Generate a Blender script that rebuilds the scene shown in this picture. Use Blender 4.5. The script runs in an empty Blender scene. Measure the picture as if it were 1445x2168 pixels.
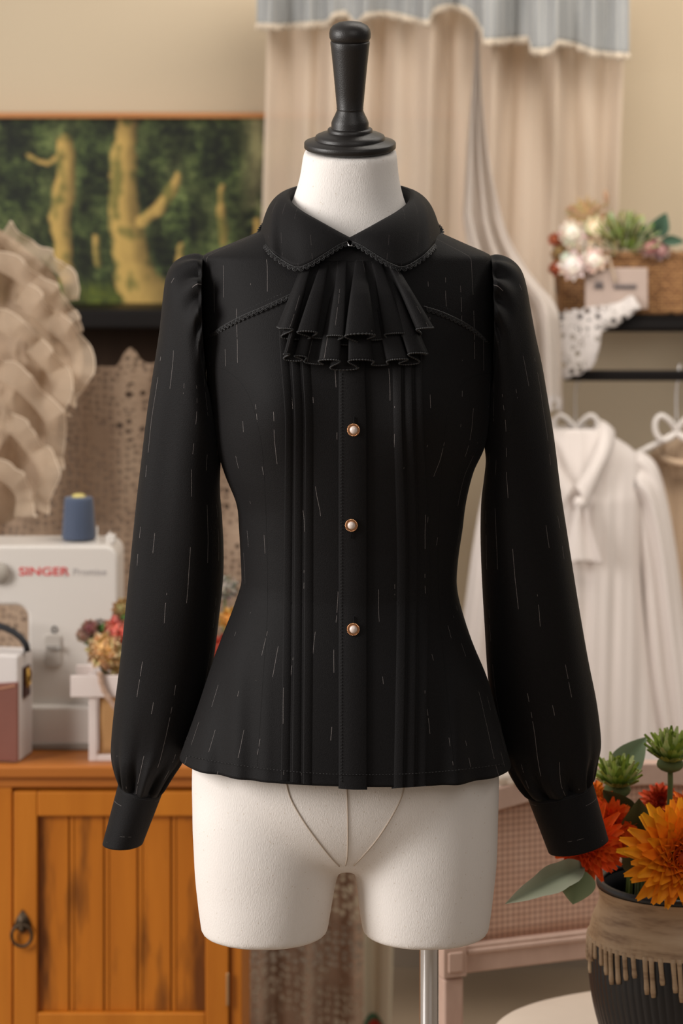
import bpy, math, random
from mathutils import Vector, Matrix, noise
from mathutils.bvhtree import BVHTree
random.seed(7)
R = math.radians
PI = math.pi
COL = bpy.context.scene.collection
F, D, ZC, CX, HY = 5760.0, 3.2, 1.62, 722.5, 350.0

def W(px, py, Y=0.0):
    """a point of the room standing at depth Y"""
    s = (D + Y) / F
    return Vector(((px - CX) * s, Y, ZC - (py - HY) * s))

def interp(tab, q):
    if q <= tab[0][0]: return tab[0][1]
    for i in range(len(tab) - 1):
        if q <= tab[i + 1][0]:
            a, b = tab[i], tab[i + 1]
            t = (q - a[0]) / (b[0] - a[0])
            p0 = tab[i - 1] if i > 0 else a
            p3 = tab[i + 2] if i + 2 < len(tab) else b
            h = b[0] - a[0]
            def sl(p, c, n):
                d = n[0] - p[0]
                return (n[1] - p[1]) / d if d else 0
            m0 = sl(p0, a, b) * h; m1 = sl(a, b, p3) * h
            # limit the slopes so the curve never overshoots
            dlt = b[1] - a[1]
            if dlt == 0: m0 = m1 = 0
            else:
                m0 = max(min(m0 / dlt, 2.5), 0) * dlt
                m1 = max(min(m1 / dlt, 2.5), 0) * dlt
            t2, t3 = t * t, t * t * t
            return (2*t3-3*t2+1)*a[1] + (t3-2*t2+t)*m0 + (-2*t3+3*t2)*b[1] + (t3-t2)*m1
    return tab[-1][1]

def catmull(pts, n):
    """n samples along a smooth curve through pts (Vectors)"""
    out = []
    m = len(pts) - 1
    for k in range(n):
        s = k / (n - 1) * m
        i = min(int(s), m - 1); t = s - i
        p1, p2 = pts[i], pts[i + 1]
        p0 = pts[i - 1] if i > 0 else p1 * 2 - p2
        p3 = pts[i + 2] if i + 2 <= m else p2 * 2 - p1
        out.append(0.5 * ((2 * p1) + (-p0 + p2) * t + (2*p0 - 5*p1 + 4*p2 - p3) * t*t + (-p0 + 3*p1 - 3*p2 + p3) * t*t*t))
    return out

def fbm(x, y, z=0.0, o=4):
    return noise.fractal(Vector((x, y, z)), 1.0, 2.0, o)

# ------------------------------------------------------------------ mesh builder
class MB:
    def __init__(s): s.v = []; s.f = []; s.uv = []; s.c = []; s.m = []; s.mi = 0; s.col = (1, 1, 1)
    def add(s, verts, faces, uvs=None, cols=None):
        o = len(s.v)
        s.v += [Vector(p) for p in verts]
        s.uv += uvs if uvs else [(0, 0)] * len(verts)
        s.c += cols if cols else [s.col] * len(verts)
        for f in faces:
            s.f.append([o + i for i in f]); s.m.append(s.mi)
    def grid(s, fn, nu, nv, closed=False, cfn=None, uvs=None, mask=None):
        vs, us, cs, fs = [], [], [], []
        for j in range(nv + 1):
            for i in range(nu + 1 if not closed else nu):
                u, v = i / nu, j / nv
                vs.append(fn(u, v)); us.append((u, v) if not uvs else uvs(u, v))
                if cfn: cs.append(cfn(u, v))
        w = nu if closed else nu + 1
        for j in range(nv):
            for i in range(nu):
                i2 = (i + 1) % w if closed else i + 1
                if mask and not mask((i + .5) / nu, (j + .5) / nv): continue
                fs.append((j * w + i, j * w + i2, (j + 1) * w + i2, (j + 1) * w + i))
        s.add(vs, fs, us, cs or None)
        return s
    def tube(s, pts, r, sides=6, closed=False, cap=True, rf=None):
        n = len(pts); vs, fs, us = [], [], []
        prev = None
        for k, p in enumerate(pts):
            a = pts[(k - 1) % n] if (closed or k > 0) else p
            b = pts[(k + 1) % n] if (closed or k < n - 1) else p
            t = (b - a)
            t = t.normalized() if t.length > 1e-9 else Vector((0, 0, 1))
            if prev is None:
                up = Vector((0, 1, 0)) if abs(t.y) < .9 else Vector((1, 0, 0))
                nrm = t.cross(up).normalized()
            else:
                nrm = (prev - t * prev.dot(t))
                nrm = nrm.normalized() if nrm.length > 1e-6 else t.orthogonal().normalized()
            prev = nrm; bn = t.cross(nrm)
            rr = (r[k] if isinstance(r, (list, tuple)) else r) * (rf(k) if rf else 1)
            for q in range(sides):
                an = 2 * PI * q / sides
                vs.append(p + (nrm * math.cos(an) + bn * math.sin(an)) * rr); us.append((q / sides, k / max(1, n - 1)))
        for k in range(n if closed else n - 1):
            k2 = (k + 1) % n
            for q in range(sides):
                q2 = (q + 1) % sides
                fs.append((k * sides + q, k * sides + q2, k2 * sides + q2, k2 * sides + q))
        if cap and not closed:
            fs.append(tuple(range(sides))[::-1]); fs.append(tuple((n - 1) * sides + q for q in range(sides)))
        s.add(vs, fs, us); return s
    def lathe(s, prof, n=48, base=Vector((0, 0, 0)), rot=None, sx=1, sy=1):
        vs, fs, us = [], [], []
        for j, (r, h) in enumerate(prof):
            for i in range(n):
                a = 2 * PI * i / n
                p = Vector((r * math.cos(a) * sx, r * math.sin(a) * sy, h))
                if rot: p = rot @ p
                vs.append(base + p); us.append((i / n, j / (len(prof) - 1)))
        for j in range(len(prof) - 1):
            for i in range(n):
                i2 = (i + 1) % n
                fs.append((j * n + i, j * n + i2, (j + 1) * n + i2, (j + 1) * n + i))
        fs.append(tuple(range(n))[::-1]); fs.append(tuple((len(prof) - 1) * n + i for i in range(n)))
        s.add(vs, fs, us); return s
    def box(s, a, b):
        x0, y0, z0 = [min(a[i], b[i]) for i in range(3)]; x1, y1, z1 = [max(a[i], b[i]) for i in range(3)]
        v = [(x0,y0,z0),(x1,y0,z0),(x1,y1,z0),(x0,y1,z0),(x0,y0,z1),(x1,y0,z1),(x1,y1,z1),(x0,y1,z1)]
        s.add(v, [(3,2,1,0),(4,5,6,7),(0,1,5,4),(1,2,6,5),(2,3,7,6),(3,0,4,7)]); return s
    def prism(s, poly, y0, y1):
        """poly: list of (x, z); extruded from y0 to y1"""
        n = len(poly)
        v = [(x, y0, z) for x, z in poly] + [(x, y1, z) for x, z in poly]
        f = [tuple(range(n)), tuple(range(2 * n - 1, n - 1, -1))]
        f += [(i, n + i, n + (i + 1) % n, (i + 1) % n) for i in range(n)]
        s.add(v, f); return s
    def ball(s, c, r, seg=16, rings=10, sc=(1, 1, 1), nz=0, seed=0):
        c = Vector(c)
        def fn(u, v):
            a, b = 2 * PI * u, PI * v
            d = Vector((math.sin(b) * math.cos(a), math.sin(b) * math.sin(a), math.cos(b)))
            k = 1 + (nz * noise.noise(d * 2.5 + Vector((seed, 0, 0))) if nz else 0)
            return c + Vector((d.x * sc[0], d.y * sc[1], d.z * sc[2])) * r * k
        return s.grid(fn, seg, rings, closed=True)
    def build(s, name, mat, parent=None, smooth=True, bevel=0, solid=0, sub=0, weld=True, xf=None):
        off = Vector((0, 0, 0)); p = parent
        while p is not None: off += p.location; p = p.parent
        me = bpy.data.meshes.new(name)
        me.from_pydata([v - off for v in s.v], [], s.f)
        ul = me.uv_layers.new(name='UVMap')
        ca = me.color_attributes.new('Col', 'FLOAT_COLOR', 'POINT')
        for l in me.loops: ul.data[l.index].uv = s.uv[l.vertex_index]
        # mend the seam of closed grids
        for pl in me.polygons:
            us = [ul.data[li].uv[0] for li in pl.loop_indices]
            if max(us) - min(us) > .5:
                for li in pl.loop_indices:
                    if ul.data[li].uv[0] < .5: ul.data[li].uv[0] += 1
        for i, c in enumerate(s.c): ca.data[i].color = (c[0], c[1], c[2], 1)
        mats = mat if isinstance(mat, (list, tuple)) else [mat]
        for m in mats: me.materials.append(m)
        for i, pl in enumerate(me.polygons): pl.use_smooth = smooth; pl.material_index = min(s.m[i], len(mats) - 1)
        me.validate()
        o = bpy.data.objects.new(name, me); COL.objects.link(o)
        if parent is not None: o.parent = parent
        if bevel:
            b = o.modifiers.new('bevel', 'BEVEL'); b.width = bevel; b.segments = 3; b.limit_method = 'ANGLE'; b.angle_limit = R(35)
            if smooth: b.harden_normals = True
        if solid:
            q = o.modifiers.new('solid', 'SOLIDIFY'); q.thickness = solid; q.offset = 0
        if sub:
            q = o.modifiers.new('sub', 'SUBSURF'); q.levels = sub; q.render_levels = sub
        return o

def tag(o, label=None, cat=None, group=None, kind=None):
    if label: o['label'] = label
    if cat: o['category'] = cat
    if group: o['group'] = group
    if kind: o['kind'] = kind
    return o
def thing(name, label, cat, loc, group=None):
    o = bpy.data.objects.new(name, None); COL.objects.link(o)
    o.location = loc; o.empty_display_size = .05
    return tag(o, label, cat, group)

# ------------------------------------------------------------------ materials
def lin(c):
    return tuple(((x / 255) / 12.92 if x / 255 <= .04045 else ((x / 255 + .055) / 1.055) ** 2.4) for x in c)
class NT:
    def __init__(s, name):
        s.mat = bpy.data.materials.new(name); s.mat.use_nodes = True
        s.t = s.mat.node_tree; s.b = s.t.nodes['Principled BSDF']; s.out = s.t.nodes['Material Output']
    def n(s, ty, **kw):
        nd = s.t.nodes.new(ty)
        for k, v in kw.items():
            if k.startswith('i_'):
                key = k[2:].replace('_', ' ')
                nd.inputs[key].default_value = v
            else: setattr(nd, k, v)
        return nd
    def l(s, a, b): s.t.links.new(a, b)
    def math(s, op, a, b=None, clamp=False):
        nd = s.t.nodes.new('ShaderNodeMath'); nd.operation = op; nd.use_clamp = clamp
        for i, x in enumerate((a, b)):
            if x is None: continue
            if isinstance(x, (int, float)): nd.inputs[i].default_value = x
            else: s.l(x, nd.inputs[i])
        return nd.outputs[0]
    def mix(s, fac, a, b):
        nd = s.t.nodes.new('ShaderNodeMix'); nd.data_type = 'RGBA'
        for i, x in ((0, fac), (6, a), (7, b)):
            if isinstance(x, (int, float)): nd.inputs[i].default_value = x
            elif isinstance(x, tuple): nd.inputs[i].default_value = (*x[:3], 1)
            else: s.l(x, nd.inputs[i])
        return nd.outputs[2]
    def obj(s, scale=(1, 1, 1)):
        tc = s.n('ShaderNodeTexCoord'); mp = s.n('ShaderNodeMapping'); mp.inputs['Scale'].default_value = scale
        s.l(tc.outputs['Object'], mp.inputs['Vector']); return mp.outputs[0]
    def noise(s, vec, scale, detail=4, rough=.5):
        nd = s.n('ShaderNodeTexNoise'); nd.inputs['Scale'].default_value = scale; nd.inputs['Detail'].default_value = detail
        nd.inputs['Roughness'].default_value = rough
        if vec is not None: s.l(vec, nd.inputs['Vector'])
        return nd.outputs['Fac']
    def bump(s, h, strength, dist=.001):
        nd = s.n('ShaderNodeBump'); nd.inputs['Strength'].default_value = strength; nd.inputs['Distance'].default_value = dist
        s.l(h, nd.inputs['Height']); s.l(nd.outputs[0], s.b.inputs['Normal'])
    def set(s, **kw):
        for k, v in kw.items():
            key = {'base': 'Base Color', 'rough': 'Roughness', 'metal': 'Metallic', 'spec': 'Specular IOR Level', 'sheen': 'Sheen Weight',
                   'sheenr': 'Sheen Roughness', 'coat': 'Coat Weight', 'trans': 'Transmission Weight'}[k]
            if k == 'base' and isinstance(v, tuple): v = (*v[:3], 1)
            if hasattr(v, 'is_output'): s.l(v, s.b.inputs[key])
            else: s.b.inputs[key].default_value = v
        return s
    def alpha(s, a):
        if hasattr(a, 'is_output'): s.l(a, s.b.inputs['Alpha'])
        else: s.b.inputs['Alpha'].default_value = a
def ramp(nt, fac, stops):
    r = nt.n('ShaderNodeValToRGB'); e = r.color_ramp.elements
    while len(e) < len(stops): e.new(.5)
    for i, (p, c) in enumerate(stops): e[i].position = p; e[i].color = (*c[:3], 1)
    nt.l(fac, r.inputs[0]); return r.outputs[0]

def plain(name, rgb, rough=.6, var=.12, scale=12, bump=.15, metal=0, spec=.4, sheen=0, stretch=(1, 1, 1)):
    nt = NT(name); c = lin(rgb)
    v = nt.obj(stretch); f = nt.noise(v, scale)
    nt.set(base=nt.mix(f, tuple(x * (1 - var) for x in c), tuple(min(1, x * (1 + var)) for x in c)), rough=rough, metal=metal, spec=spec, sheen=sheen)
    if bump: nt.bump(nt.noise(v, scale * 14), bump)
    return nt.mat

def black_fabric(name, nstripe=22, vfreq=9.0, horizontal=False, bright=1.0, seed=0.0, stripes=True):
    nt = NT(name)
    ov = nt.obj()
    weave = nt.noise(ov, 850, 2, .7)
    base = nt.mix(weave, (.0010, .0008, .0009), (.0118, .0104, .0108))
    if stripes:
        uv = nt.n('ShaderNodeUVMap'); sep = nt.n('ShaderNodeSeparateXYZ'); nt.l(uv.outputs[0], sep.inputs[0])
        u, v = (sep.outputs[1], sep.outputs[0]) if horizontal else (sep.outputs[0], sep.outputs[1])
        # wander a little
        w = nt.math('MULTIPLY', nt.math('SUBTRACT', nt.noise(ov, 9, 2), .5), .35)
        s = nt.math('ADD', nt.math('MULTIPLY', u, float(nstripe)), w)
        fr = nt.math('FRACT', s); fl = nt.math('FLOOR', s)
        dist = nt.math('ABSOLUTE', nt.math('SUBTRACT', fr, .5))
        wid = .0009 * 1000 * bright / 1000
        line = nt.math('LESS_THAN', dist, 0.0095 if not horizontal else .012)
        cmb = nt.n('ShaderNodeCombineXYZ'); nt.l(nt.math('MULTIPLY', fl, 7.31 + seed), cmb.inputs[0]); nt.l(nt.math('MULTIPLY', v, vfreq), cmb.inputs[1])
        cmb.inputs[2].default_value = seed
        br = nt.math('GREATER_THAN', nt.noise(cmb.outputs[0], 1.0, 3, .6), .56)
        cm2 = nt.n('ShaderNodeCombineXYZ'); nt.l(nt.math('MULTIPLY', fl, 3.7), cm2.inputs[0]); nt.l(nt.math('MULTIPLY', v, vfreq * 60), cm2.inputs[1])
        br2 = nt.math('MULTIPLY_ADD', nt.noise(cm2.outputs[0], 1.0, 1), 1.0)
        br2.node.inputs[2].default_value = .25
        m = nt.math('MULTIPLY', nt.math('MULTIPLY', line, br), nt.math('MULTIPLY', br2, bright), clamp=True)
        base = nt.mix(m, base, (.24, .21, .20))
    nt.set(base=base, rough=.66, spec=.14, sheen=.02, sheenr=.5)
    nt.bump(weave, .5, .0007)
    return nt.mat

M = {}
M['fab'] = black_fabric('black_crepe_bodice', 42, 11)
M['fabs'] = black_fabric('black_crepe_sleeve', 15, 13, seed=2.3)
M['fabc'] = black_fabric('black_crepe_cuff', 6, 4, horizontal=True, seed=4.1, bright=.9)
M['fabr'] = black_fabric('black_crepe_ruffle', 20, 3, seed=5.2, bright=.55)
M['fabk'] = black_fabric('black_crepe_collar', 9, 5, seed=1.2, bright=.25)
M['fabp'] = black_fabric('black_crepe_plain', stripes=False)
M['lace'] = plain('black_lace_thread', (30, 29, 30), .5, .2, 200, .3, spec=.5)
M['thread'] = plain('black_seam_thread', (9, 8, 8), .8, .1, 50, 0, spec=.2)
# canvas of the dress form
nt = NT('cream_canvas'); v = nt.obj(); v2 = nt.obj((1, 1, .35))
n1 = nt.noise(v2, 900, 3, .7); n2 = nt.noise(v, 6, 3)
vor = nt.n('ShaderNodeTexVoronoi'); vor.inputs['Scale'].default_value = 120; nt.l(v, vor.inputs['Vector'])
slub = nt.math('LESS_THAN', vor.outputs['Distance'], .10)
nt.set(base=nt.mix(nt.math('MULTIPLY', slub, .5), nt.mix(n2, lin((228, 221, 215)), lin((238, 232, 227))), lin((206, 190, 170))), rough=.85, spec=.15, sheen=.1)
nt.bump(nt.math('ADD', n1, nt.math('MULTIPLY', slub, .8)), .55, .0012)
M['canvas'] = nt.mat
M['canvas_seam'] = plain('canvas_seam', (188, 172, 156), .85, .1, 80, .2)
M['satin_black'] = plain('satin_black_wood', (26, 22, 20), .42, .2, 60, .25, spec=.5)
nt = NT('chrome'); nt.set(base=(.82, .81, .82), rough=.30, metal=1.0)
tg = nt.n('ShaderNodeTangent'); tg.direction_type = 'RADIAL'; tg.axis = 'Z'; nt.l(tg.outputs[0], nt.b.inputs['Tangent'])
nt.b.inputs['Anisotropic'].default_value = .95; nt.b.inputs['Anisotropic Rotation'].default_value = .25
M['chrome'] = nt.mat
nt = NT('rose_gold'); nt.set(base=lin((214, 160, 118)), rough=.28, metal=1.0); M['gold'] = nt.mat
nt = NT('pearl'); nt.set(base=lin((226, 208, 198)), rough=.18, coat=.6, spec=.6); M['pearl'] = nt.mat
nt = NT('brass'); nt.set(base=lin((190, 150, 80)), rough=.35, metal=1.0); M['brass'] = nt.mat

# ------------------------------------------------------------------ room
def structure(name, a, b, mat):
    o = MB().box(a, b).build(name, mat, smooth=False); tag(o, kind='structure'); return o
nt = NT('wall_paint'); v = nt.obj()
nt.set(base=nt.mix(nt.noise(v, 1.3, 3), lin((196, 179, 153)), lin((203, 187, 162))), rough=.9, spec=.1)
nt.bump(nt.noise(v, 180, 3), .15)
structure('wall_back', (-3.2, 2.32, 0), (3.2, 2.42, 2.9), nt.mat)
M['floor'] = plain('floor_vinyl', (150, 132, 112), .6, .15, 4, .1)
structure('floor', (-3.2, -4.2, -.06), (3.2, 2.42, 0), M['floor'])
structure('baseboard_back', (-3.2, 2.295, 0), (3.2, 2.32, .09), plain('baseboard_paint', (150, 136, 120), .5, .05))

# ------------------------------------------------------------------ DRESS FORM
FORM = thing('dress_form', 'cream canvas dress form with black turned wood neck cap on a chrome pole', 'dress form', W(908, 350, 0) * 1)
FORM.location = (W(908, 350).x, 0, 0)
def ringloft(mb, tab, n=64, cap=True, tilt=None):
    """tab rows: q, centre px, half px, front depth, back depth"""
    cols = [[(r[0], r[k]) for r in tab] for k in range(1, 5)]
    q0, q1 = tab[0][0], tab[-1][0]; steps = int((q1 - q0) / 8)
    vs, fs = [], []
    for j in range(steps + 1):
        q = q0 + (q1 - q0) * j / steps
        c, h, bf, bb = [interp(k, q) for k in cols]
        for i in range(n):
            t = 2 * PI * i / n
            s_, c_ = math.sin(t), math.cos(t)
            e = 2 / 2.15
            x = (c - CX + h * math.copysign(abs(s_) ** e, s_)) / 1800
            y = -math.copysign(abs(c_) ** e, c_) * (bf if c_ > 0 else bb)
            z = ZC - (q - HY) / 1800
            if tilt: z += tilt(q) * y
            vs.append((x, y, z))
    for j in range(steps):
        for i in range(n):
            i2 = (i + 1) % n
            fs.append((j * n + i, (j + 1) * n + i, (j + 1) * n + i2, j * n + i2))
    fs.append(tuple(range(n))); fs.append(tuple(steps * n + i for i in range(n))[::-1])
    mb.add(vs, fs)
mb = MB()
ringloft(mb, [(318, 741, 98, .053, .053), (345, 740, 101, .054, .054), (380, 739, 106, .055, .056), (430, 737, 121, .058, .062), (465, 737, 142, .064, .07),
    (490, 738, 175, .068, .072), (520, 737, 235, .075, .08), (548, 736, 290, .08, .085), (600, 736, 294, .09, .09), (800, 738, 285, .112, .09),
    (900, 738, 272, .11, .088), (1000, 738, 245, .1, .084), (1120, 740, 222, .088, .078), (1250, 740, 215, .086, .082), (1400, 736, 265, .1, .1),
    (1520, 732, 310, .114, .118), (1600, 731, 325, .116, .12), (1690, 730, 326, .108, .118), (1730, 731, 305, .101, .112), (1765, 733, 240, .092, .1), (1795, 735, 150, .080, .085), (1815, 735, 80, .066, .07), (1826, 735, 30, .05, .05)],
    tilt=lambda q: .21 * max(0, min(1, (430 - q) / 90)))
ringloft(mb, [(1650, 573, 160, .09, .1), (1720, 567, 161, .092, .1), (1800, 564, 155, .092, .096), (1850, 563, 152, .09, .093), (1900, 561, 144, .088, .09), (1950, 560, 136, .085, .087), (1972, 560, 133, .083, .085)])
ringloft(mb, [(1650, 898, 160, .09, .1), (1720, 899, 156, .092, .1), (1800, 900, 153, .092, .096), (1850, 901, 149, .09, .093), (1900, 900, 143, .088, .09), (1950, 900, 136, .085, .087), (1972, 900, 132, .083, .085)])
raw = mb.build('raw', M['canvas'])
rm = raw.modifiers.new('r', 'REMESH'); rm.mode = 'VOXEL'; rm.voxel_size = .0038
dg = bpy.context.evaluated_depsgraph_get(); dg.update()
t0m = bpy.data.meshes.new_from_object(raw.evaluated_get(dg))
bpy.data.objects.remove(raw)
raw = bpy.data.objects.new('raw2', t0m); COL.objects.link(raw)
vg = raw.vertex_groups.new(name='hip')
zlo = ZC - (1925 - HY) / 1800; zhi = ZC - (1600 - HY) / 1800
for v_ in t0m.vertices:
    w_ = max(0, min(1, (v_.co.z - zlo) / .03)) * (1 if v_.co.z < zhi + .03 else 0)
    if w_ > 0: vg.add([v_.index], w_, 'REPLACE')
sm = raw.modifiers.new('s', 'SMOOTH'); sm.factor = .8; sm.iterations = 60; sm.vertex_group = 'hip'
sm = raw.modifiers.new('s2', 'SMOOTH'); sm.factor = .7; sm.iterations = 5
dg = bpy.context.evaluated_depsgraph_get(); dg.update()
tm = bpy.data.meshes.new_from_object(raw.evaluated_get(dg)); tm.name = 'torso'
bpy.data.objects.remove(raw)
for v_ in tm.vertices: v_.co -= FORM.location
for p_ in tm.polygons: p_.use_smooth = True
if not tm.materials: tm.materials.append(M['canvas'])
torso = bpy.data.objects.new('torso', tm); COL.objects.link(torso); torso.parent = FORM
bvh = BVHTree.FromPolygons([v_.co + FORM.location for v_ in tm.vertices], [tuple(p_.vertices) for p_ in tm.polygons])
CAMP = Vector((0, -D, ZC))
def on_form(px, py, off=.0003):
    d = (W(px, py, 0) - CAMP).normalized()
    h, n_, i_, di = bvh.ray_cast(CAMP, d)
    return (h + n_ * off) if h else W(px, py, -.08)
def seam_line(name, pts, r, mat, parent, n=60, fn=on_form):
    c = catmull([Vector((a, b, 0)) for a, b in pts], n)
    return MB().tube([fn(p.x, p.y) for p in c], r, 5).build(name, mat, parent)
seam_line('center_seam', [(733, 1655), (735, 1700), (736, 1760), (735, 1810), (731, 1832)], .0009, M['canvas_seam'], FORM)
seam_line('brief_seam', [(604, 1650), (615, 1690), (640, 1735), (672, 1780), (700, 1815), (718, 1834)], .0009, M['canvas_seam'], FORM)
seam_line('brief_seam', [(858, 1650), (848, 1690), (825, 1735), (795, 1780), (765, 1815), (748, 1832)], .0009, M['canvas_seam'], FORM)
# neck cap, leaning slightly forward with the neck
capp = [(0,0),(95,0),(97,2),(97,12),(95.5,14),(78,18),(74.5,19.5),(74,24),(72,27.5),(64,31),(50,34),(47.5,35.5),(47.5,41),(45.5,43),(40,44),(39.5,46),(39.5,55),(37.5,61),(32.5,71),(28.6,80),(27.6,84),(28.6,85.5),(28,87.5),(31,120),(36,175),(40,213),(41.6,226),(40.8,228.5),(39,229.5),(40.8,231.5),(43.4,237),(44,246),(42,255),(36,262.5),(24,268.5),(10,271),(.5,271.4)]
rot = Matrix.Rotation(R(11), 3, 'X')
mb = MB().lathe([(r / 1800, h / 1800) for r, h in capp], 64, W(740.5, 314, 0), rot)
o = mb.build('neck_cap', M['satin_black'], FORM)
o.modifiers.new('e', 'EDGE_SPLIT').split_angle = R(50)
px_ = W(908, 350).x
o = MB().lathe([(.0112, .03), (.0112, ZC - (1955 - HY) / 1800)], 32, Vector((px_, 0, 0))).build('pole', M['chrome'], FORM)
o.modifiers.new('e', 'EDGE_SPLIT').split_angle = R(50)
o = MB().lathe([(.125, 0), (.13, .003), (.13, .008), (.11, .014), (.03, .018), (.02, .03), (.018, .06), (.0115, .064)], 48, Vector((px_, 0, 0))).build('base', M['satin_black'], FORM)
o.modifiers.new('e', 'EDGE_SPLIT').split_angle = R(50)

# ------------------------------------------------------------------ BLACK BLOUSE
BL = thing('blouse', 'black long-sleeved blouse with jabot, pintucks and pearl buttons on the dress form', 'blouse', Vector((W(738, 0).x, 0, .9)))
LT = [(440,632),(455,612),(470,590),(488,555),(515,492),(543,428),(560,430),(620,431),(700,433),(770,437),(850,447),(900,452),(950,461),(1000,476),(1067,502),(1121,507),(1175,510),(1229,512),(1283,496),(1353,469),(1401,451),(1500,418),(1630,371)]
RT = [(440,846),(455,864),(470,886),(488,920),(515,980),(543,1040),(560,1041),(620,1042),(700,1043),(770,1043),(850,1040),(900,1035),(950,1022),(996,1001),(1060,985),(1121,977),(1175,969),(1229,965),(1272,971),(1353,996),(1439,1031),(1500,1048),(1630,1083)]
BF = [(440,.056),(470,.062),(500,.074),(545,.09),(620,.108),(700,.119),(800,.124),(900,.121),(1000,.112),(1150,.101),(1250,.1),(1400,.117),(1640,.14)]
BB = [(440,.06),(500,.085),(545,.095),(700,.105),(900,.1),(1150,.085),(1400,.11),(1640,.14)]
NE = 2.25
def ripple(x, q):
    k = max(0, (q - 1250) / 350)
    f = abs(x - .009) / .19
    side = max(0, min(1, (f - .45) / .2))
    return k * side * (.0045 * math.sin(x * 150 + .6) + .003 * math.sin(x * 63 + q * .004))
def front_y(X, q):
    l, r = interp(LT, q), interp(RT, q)
    c, a = ((l + r) / 2 - CX) / 1800, (r - l) / 3600
    f = min(1, abs((X - c) / a))
    y = -interp(BF, q) * (1 - f ** NE) ** (1 / NE)
    for s in (-1, 1):
        y -= .013 * math.exp(-(((X - (.008 + s * .088)) / .04) ** 2 + ((q - 850) / 95) ** 2)) * (1 - f ** 4)
    return y - ripple(X, q) * (1 - f ** 6)
def surf(px, py, off=0.0):
    Y = -.1
    for _ in range(7):
        s = (D + Y) / F
        X = (px - CX) * s; Z = ZC - (py - HY) * s
        Y = front_y(X, HY + (ZC - Z) * 1800) - off
    return Vector(((px - CX) * (D + Y) / F, Y, ZC - (py - HY) * (D + Y) / F))
QT = 445
def qhem(x): return 1609 + x * 45
def bodice(u, v):
    t = 2 * PI * (u - .5)            # u=.5 front
    s_, c_ = math.sin(t), math.cos(t)
    x0 = math.copysign(abs(s_) ** (2 / NE), s_)
    qt = QT + 62 * max(0, c_) ** 1.5
    q = qt + (qhem(x0 * .19) - qt) * v
    l, r = interp(LT, q), interp(RT, q)
    c, a = ((l + r) / 2 - CX) / 1800, (r - l) / 3600
    X = c + a * x0
    if c_ >= 0: y = front_y(X, q)
    else: y = interp(BB, q) * (1 - min(1, abs(x0)) ** NE) ** (1 / NE)
    return Vector((X, y, ZC - (q - HY) / 1800))
MB().grid(bodice, 260, 200, closed=True).build('bodice', M['fab'], BL, solid=.0012)

def strip(mb, edges_l, edges_r, prof, n=90, py0=None, uoff=0.0, scale=1.0):
    """a strip running down the front: edges are tables (py, px); prof is a list of (fraction, offset)"""
    y0, y1 = edges_l[0][0], edges_l[-1][0]
    vs, fs, us = [], [], []
    for j in range(n + 1):
        q = y0 + (y1 - y0) * j / n
        a, b = interp(edges_l, q), interp(edges_r, q)
        for f, off in prof:
            x = a + (b - a) * f
            vs.append(surf(x, y0 + (interp(HEMT, x) - y0) * j / n, off)); us.append((uoff + (x - 430) / 610 * .42, q / 1200))
    k = len(prof)
    for j in range(n):
        for i in range(k - 1): fs.append((j * k + i, j * k + i + 1, (j + 1) * k + i + 1, (j + 1) * k + i))
    mb.add(vs, fs, us)
HEMT = [(529, 1639), (594, 1651), (641, 1660), (712, 1669), (745, 1672), (800, 1672), (850, 1668), (907, 1664), (944, 1660)]
LTK = [[(700, 590), (760, 593), (900, 603), (1300, 599), (1668, 594)], [(700, 612), (760, 616), (900, 623), (1300, 621), (1668, 617)],
       [(700, 634), (760, 638), (900, 645), (1300, 643), (1668, 641)], [(700, 656), (760, 660), (900, 667), (1300, 667), (1668, 664)]]
RTK = [[(700, 822), (760, 826), (900, 829), (1200, 836), (1668, 829)], [(700, 845), (760, 849), (900, 851), (1200, 860), (1668, 853)],
       [(700, 867), (760, 871), (900, 874), (1200, 882), (1668, 877)], [(700, 888), (760, 892), (900, 895), (1200, 907), (1668, 901)]]
TP = [(0, -.0012), (.0, .0018), (.02, .0030), (.10, .0033), (.5, .0016), (.98, .0002), (1.02, -.0008)]
for k in range(3):
    mb = MB(); strip(mb, LTK[k], LTK[k + 1], TP, uoff=.3 + .037 * k); mb.build('pintuck', M['fab'], BL)
for k in range(3):
    mb = MB(); strip(mb, RTK[k], RTK[k + 1], [(1 - f, o_) for f, o_ in TP][::-1], uoff=.4 + .037 * k); mb.build('pintuck', M['fab'], BL)
mb = MB(); strip(mb, [(560, 722), (760, 717), (1668, 717)], [(560, 778), (760, 772), (900, 776), (1668, 777)], [(-.02, -.001), (0, .0028), (.03, .0036), (.5, .0034), (.96, .0044), (1.0, .0036), (1.0, -.001)], uoff=.1)
mb.build('placket', M['fabp'], BL)
# stitching and seams
def stitches(name, pts, off, parent, r=.00035, step=9, duty=.6, mat=None, fn=None):
    c = catmull([Vector((a, b, 0)) for a, b in pts], 400)
    L = [0]
    for a, b in zip(c, c[1:]): L.append(L[-1] + (b - a).length)
    mb = MB(); s = 0; i = 0
    def at(d):
        for k in range(len(L) - 1):
            if L[k + 1] >= d: return c[k].lerp(c[k + 1], (d - L[k]) / max(1e-9, L[k + 1] - L[k]))
        return c[-1]
    while s < L[-1] - step:
        a, b = at(s), at(s + step * duty)
        g = fn or (lambda x, y: surf(x, y, off))
        mb.tube([g(a.x, a.y), g((a.x + b.x) / 2, (a.y + b.y) / 2), g(b.x, b.y)], r, 4); s += step
    return mb.build(name, mat or M['lace'], parent)
stitches('placket_stitching', [(722, 790), (722, 1100), (722, 1660)], .0042, BL, step=7)
hem = [(x, 1640 - 32 * ((x - 740) / 340) ** 2 + (x - 740) * .02) for x in range(392, 1071, 26)]
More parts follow.
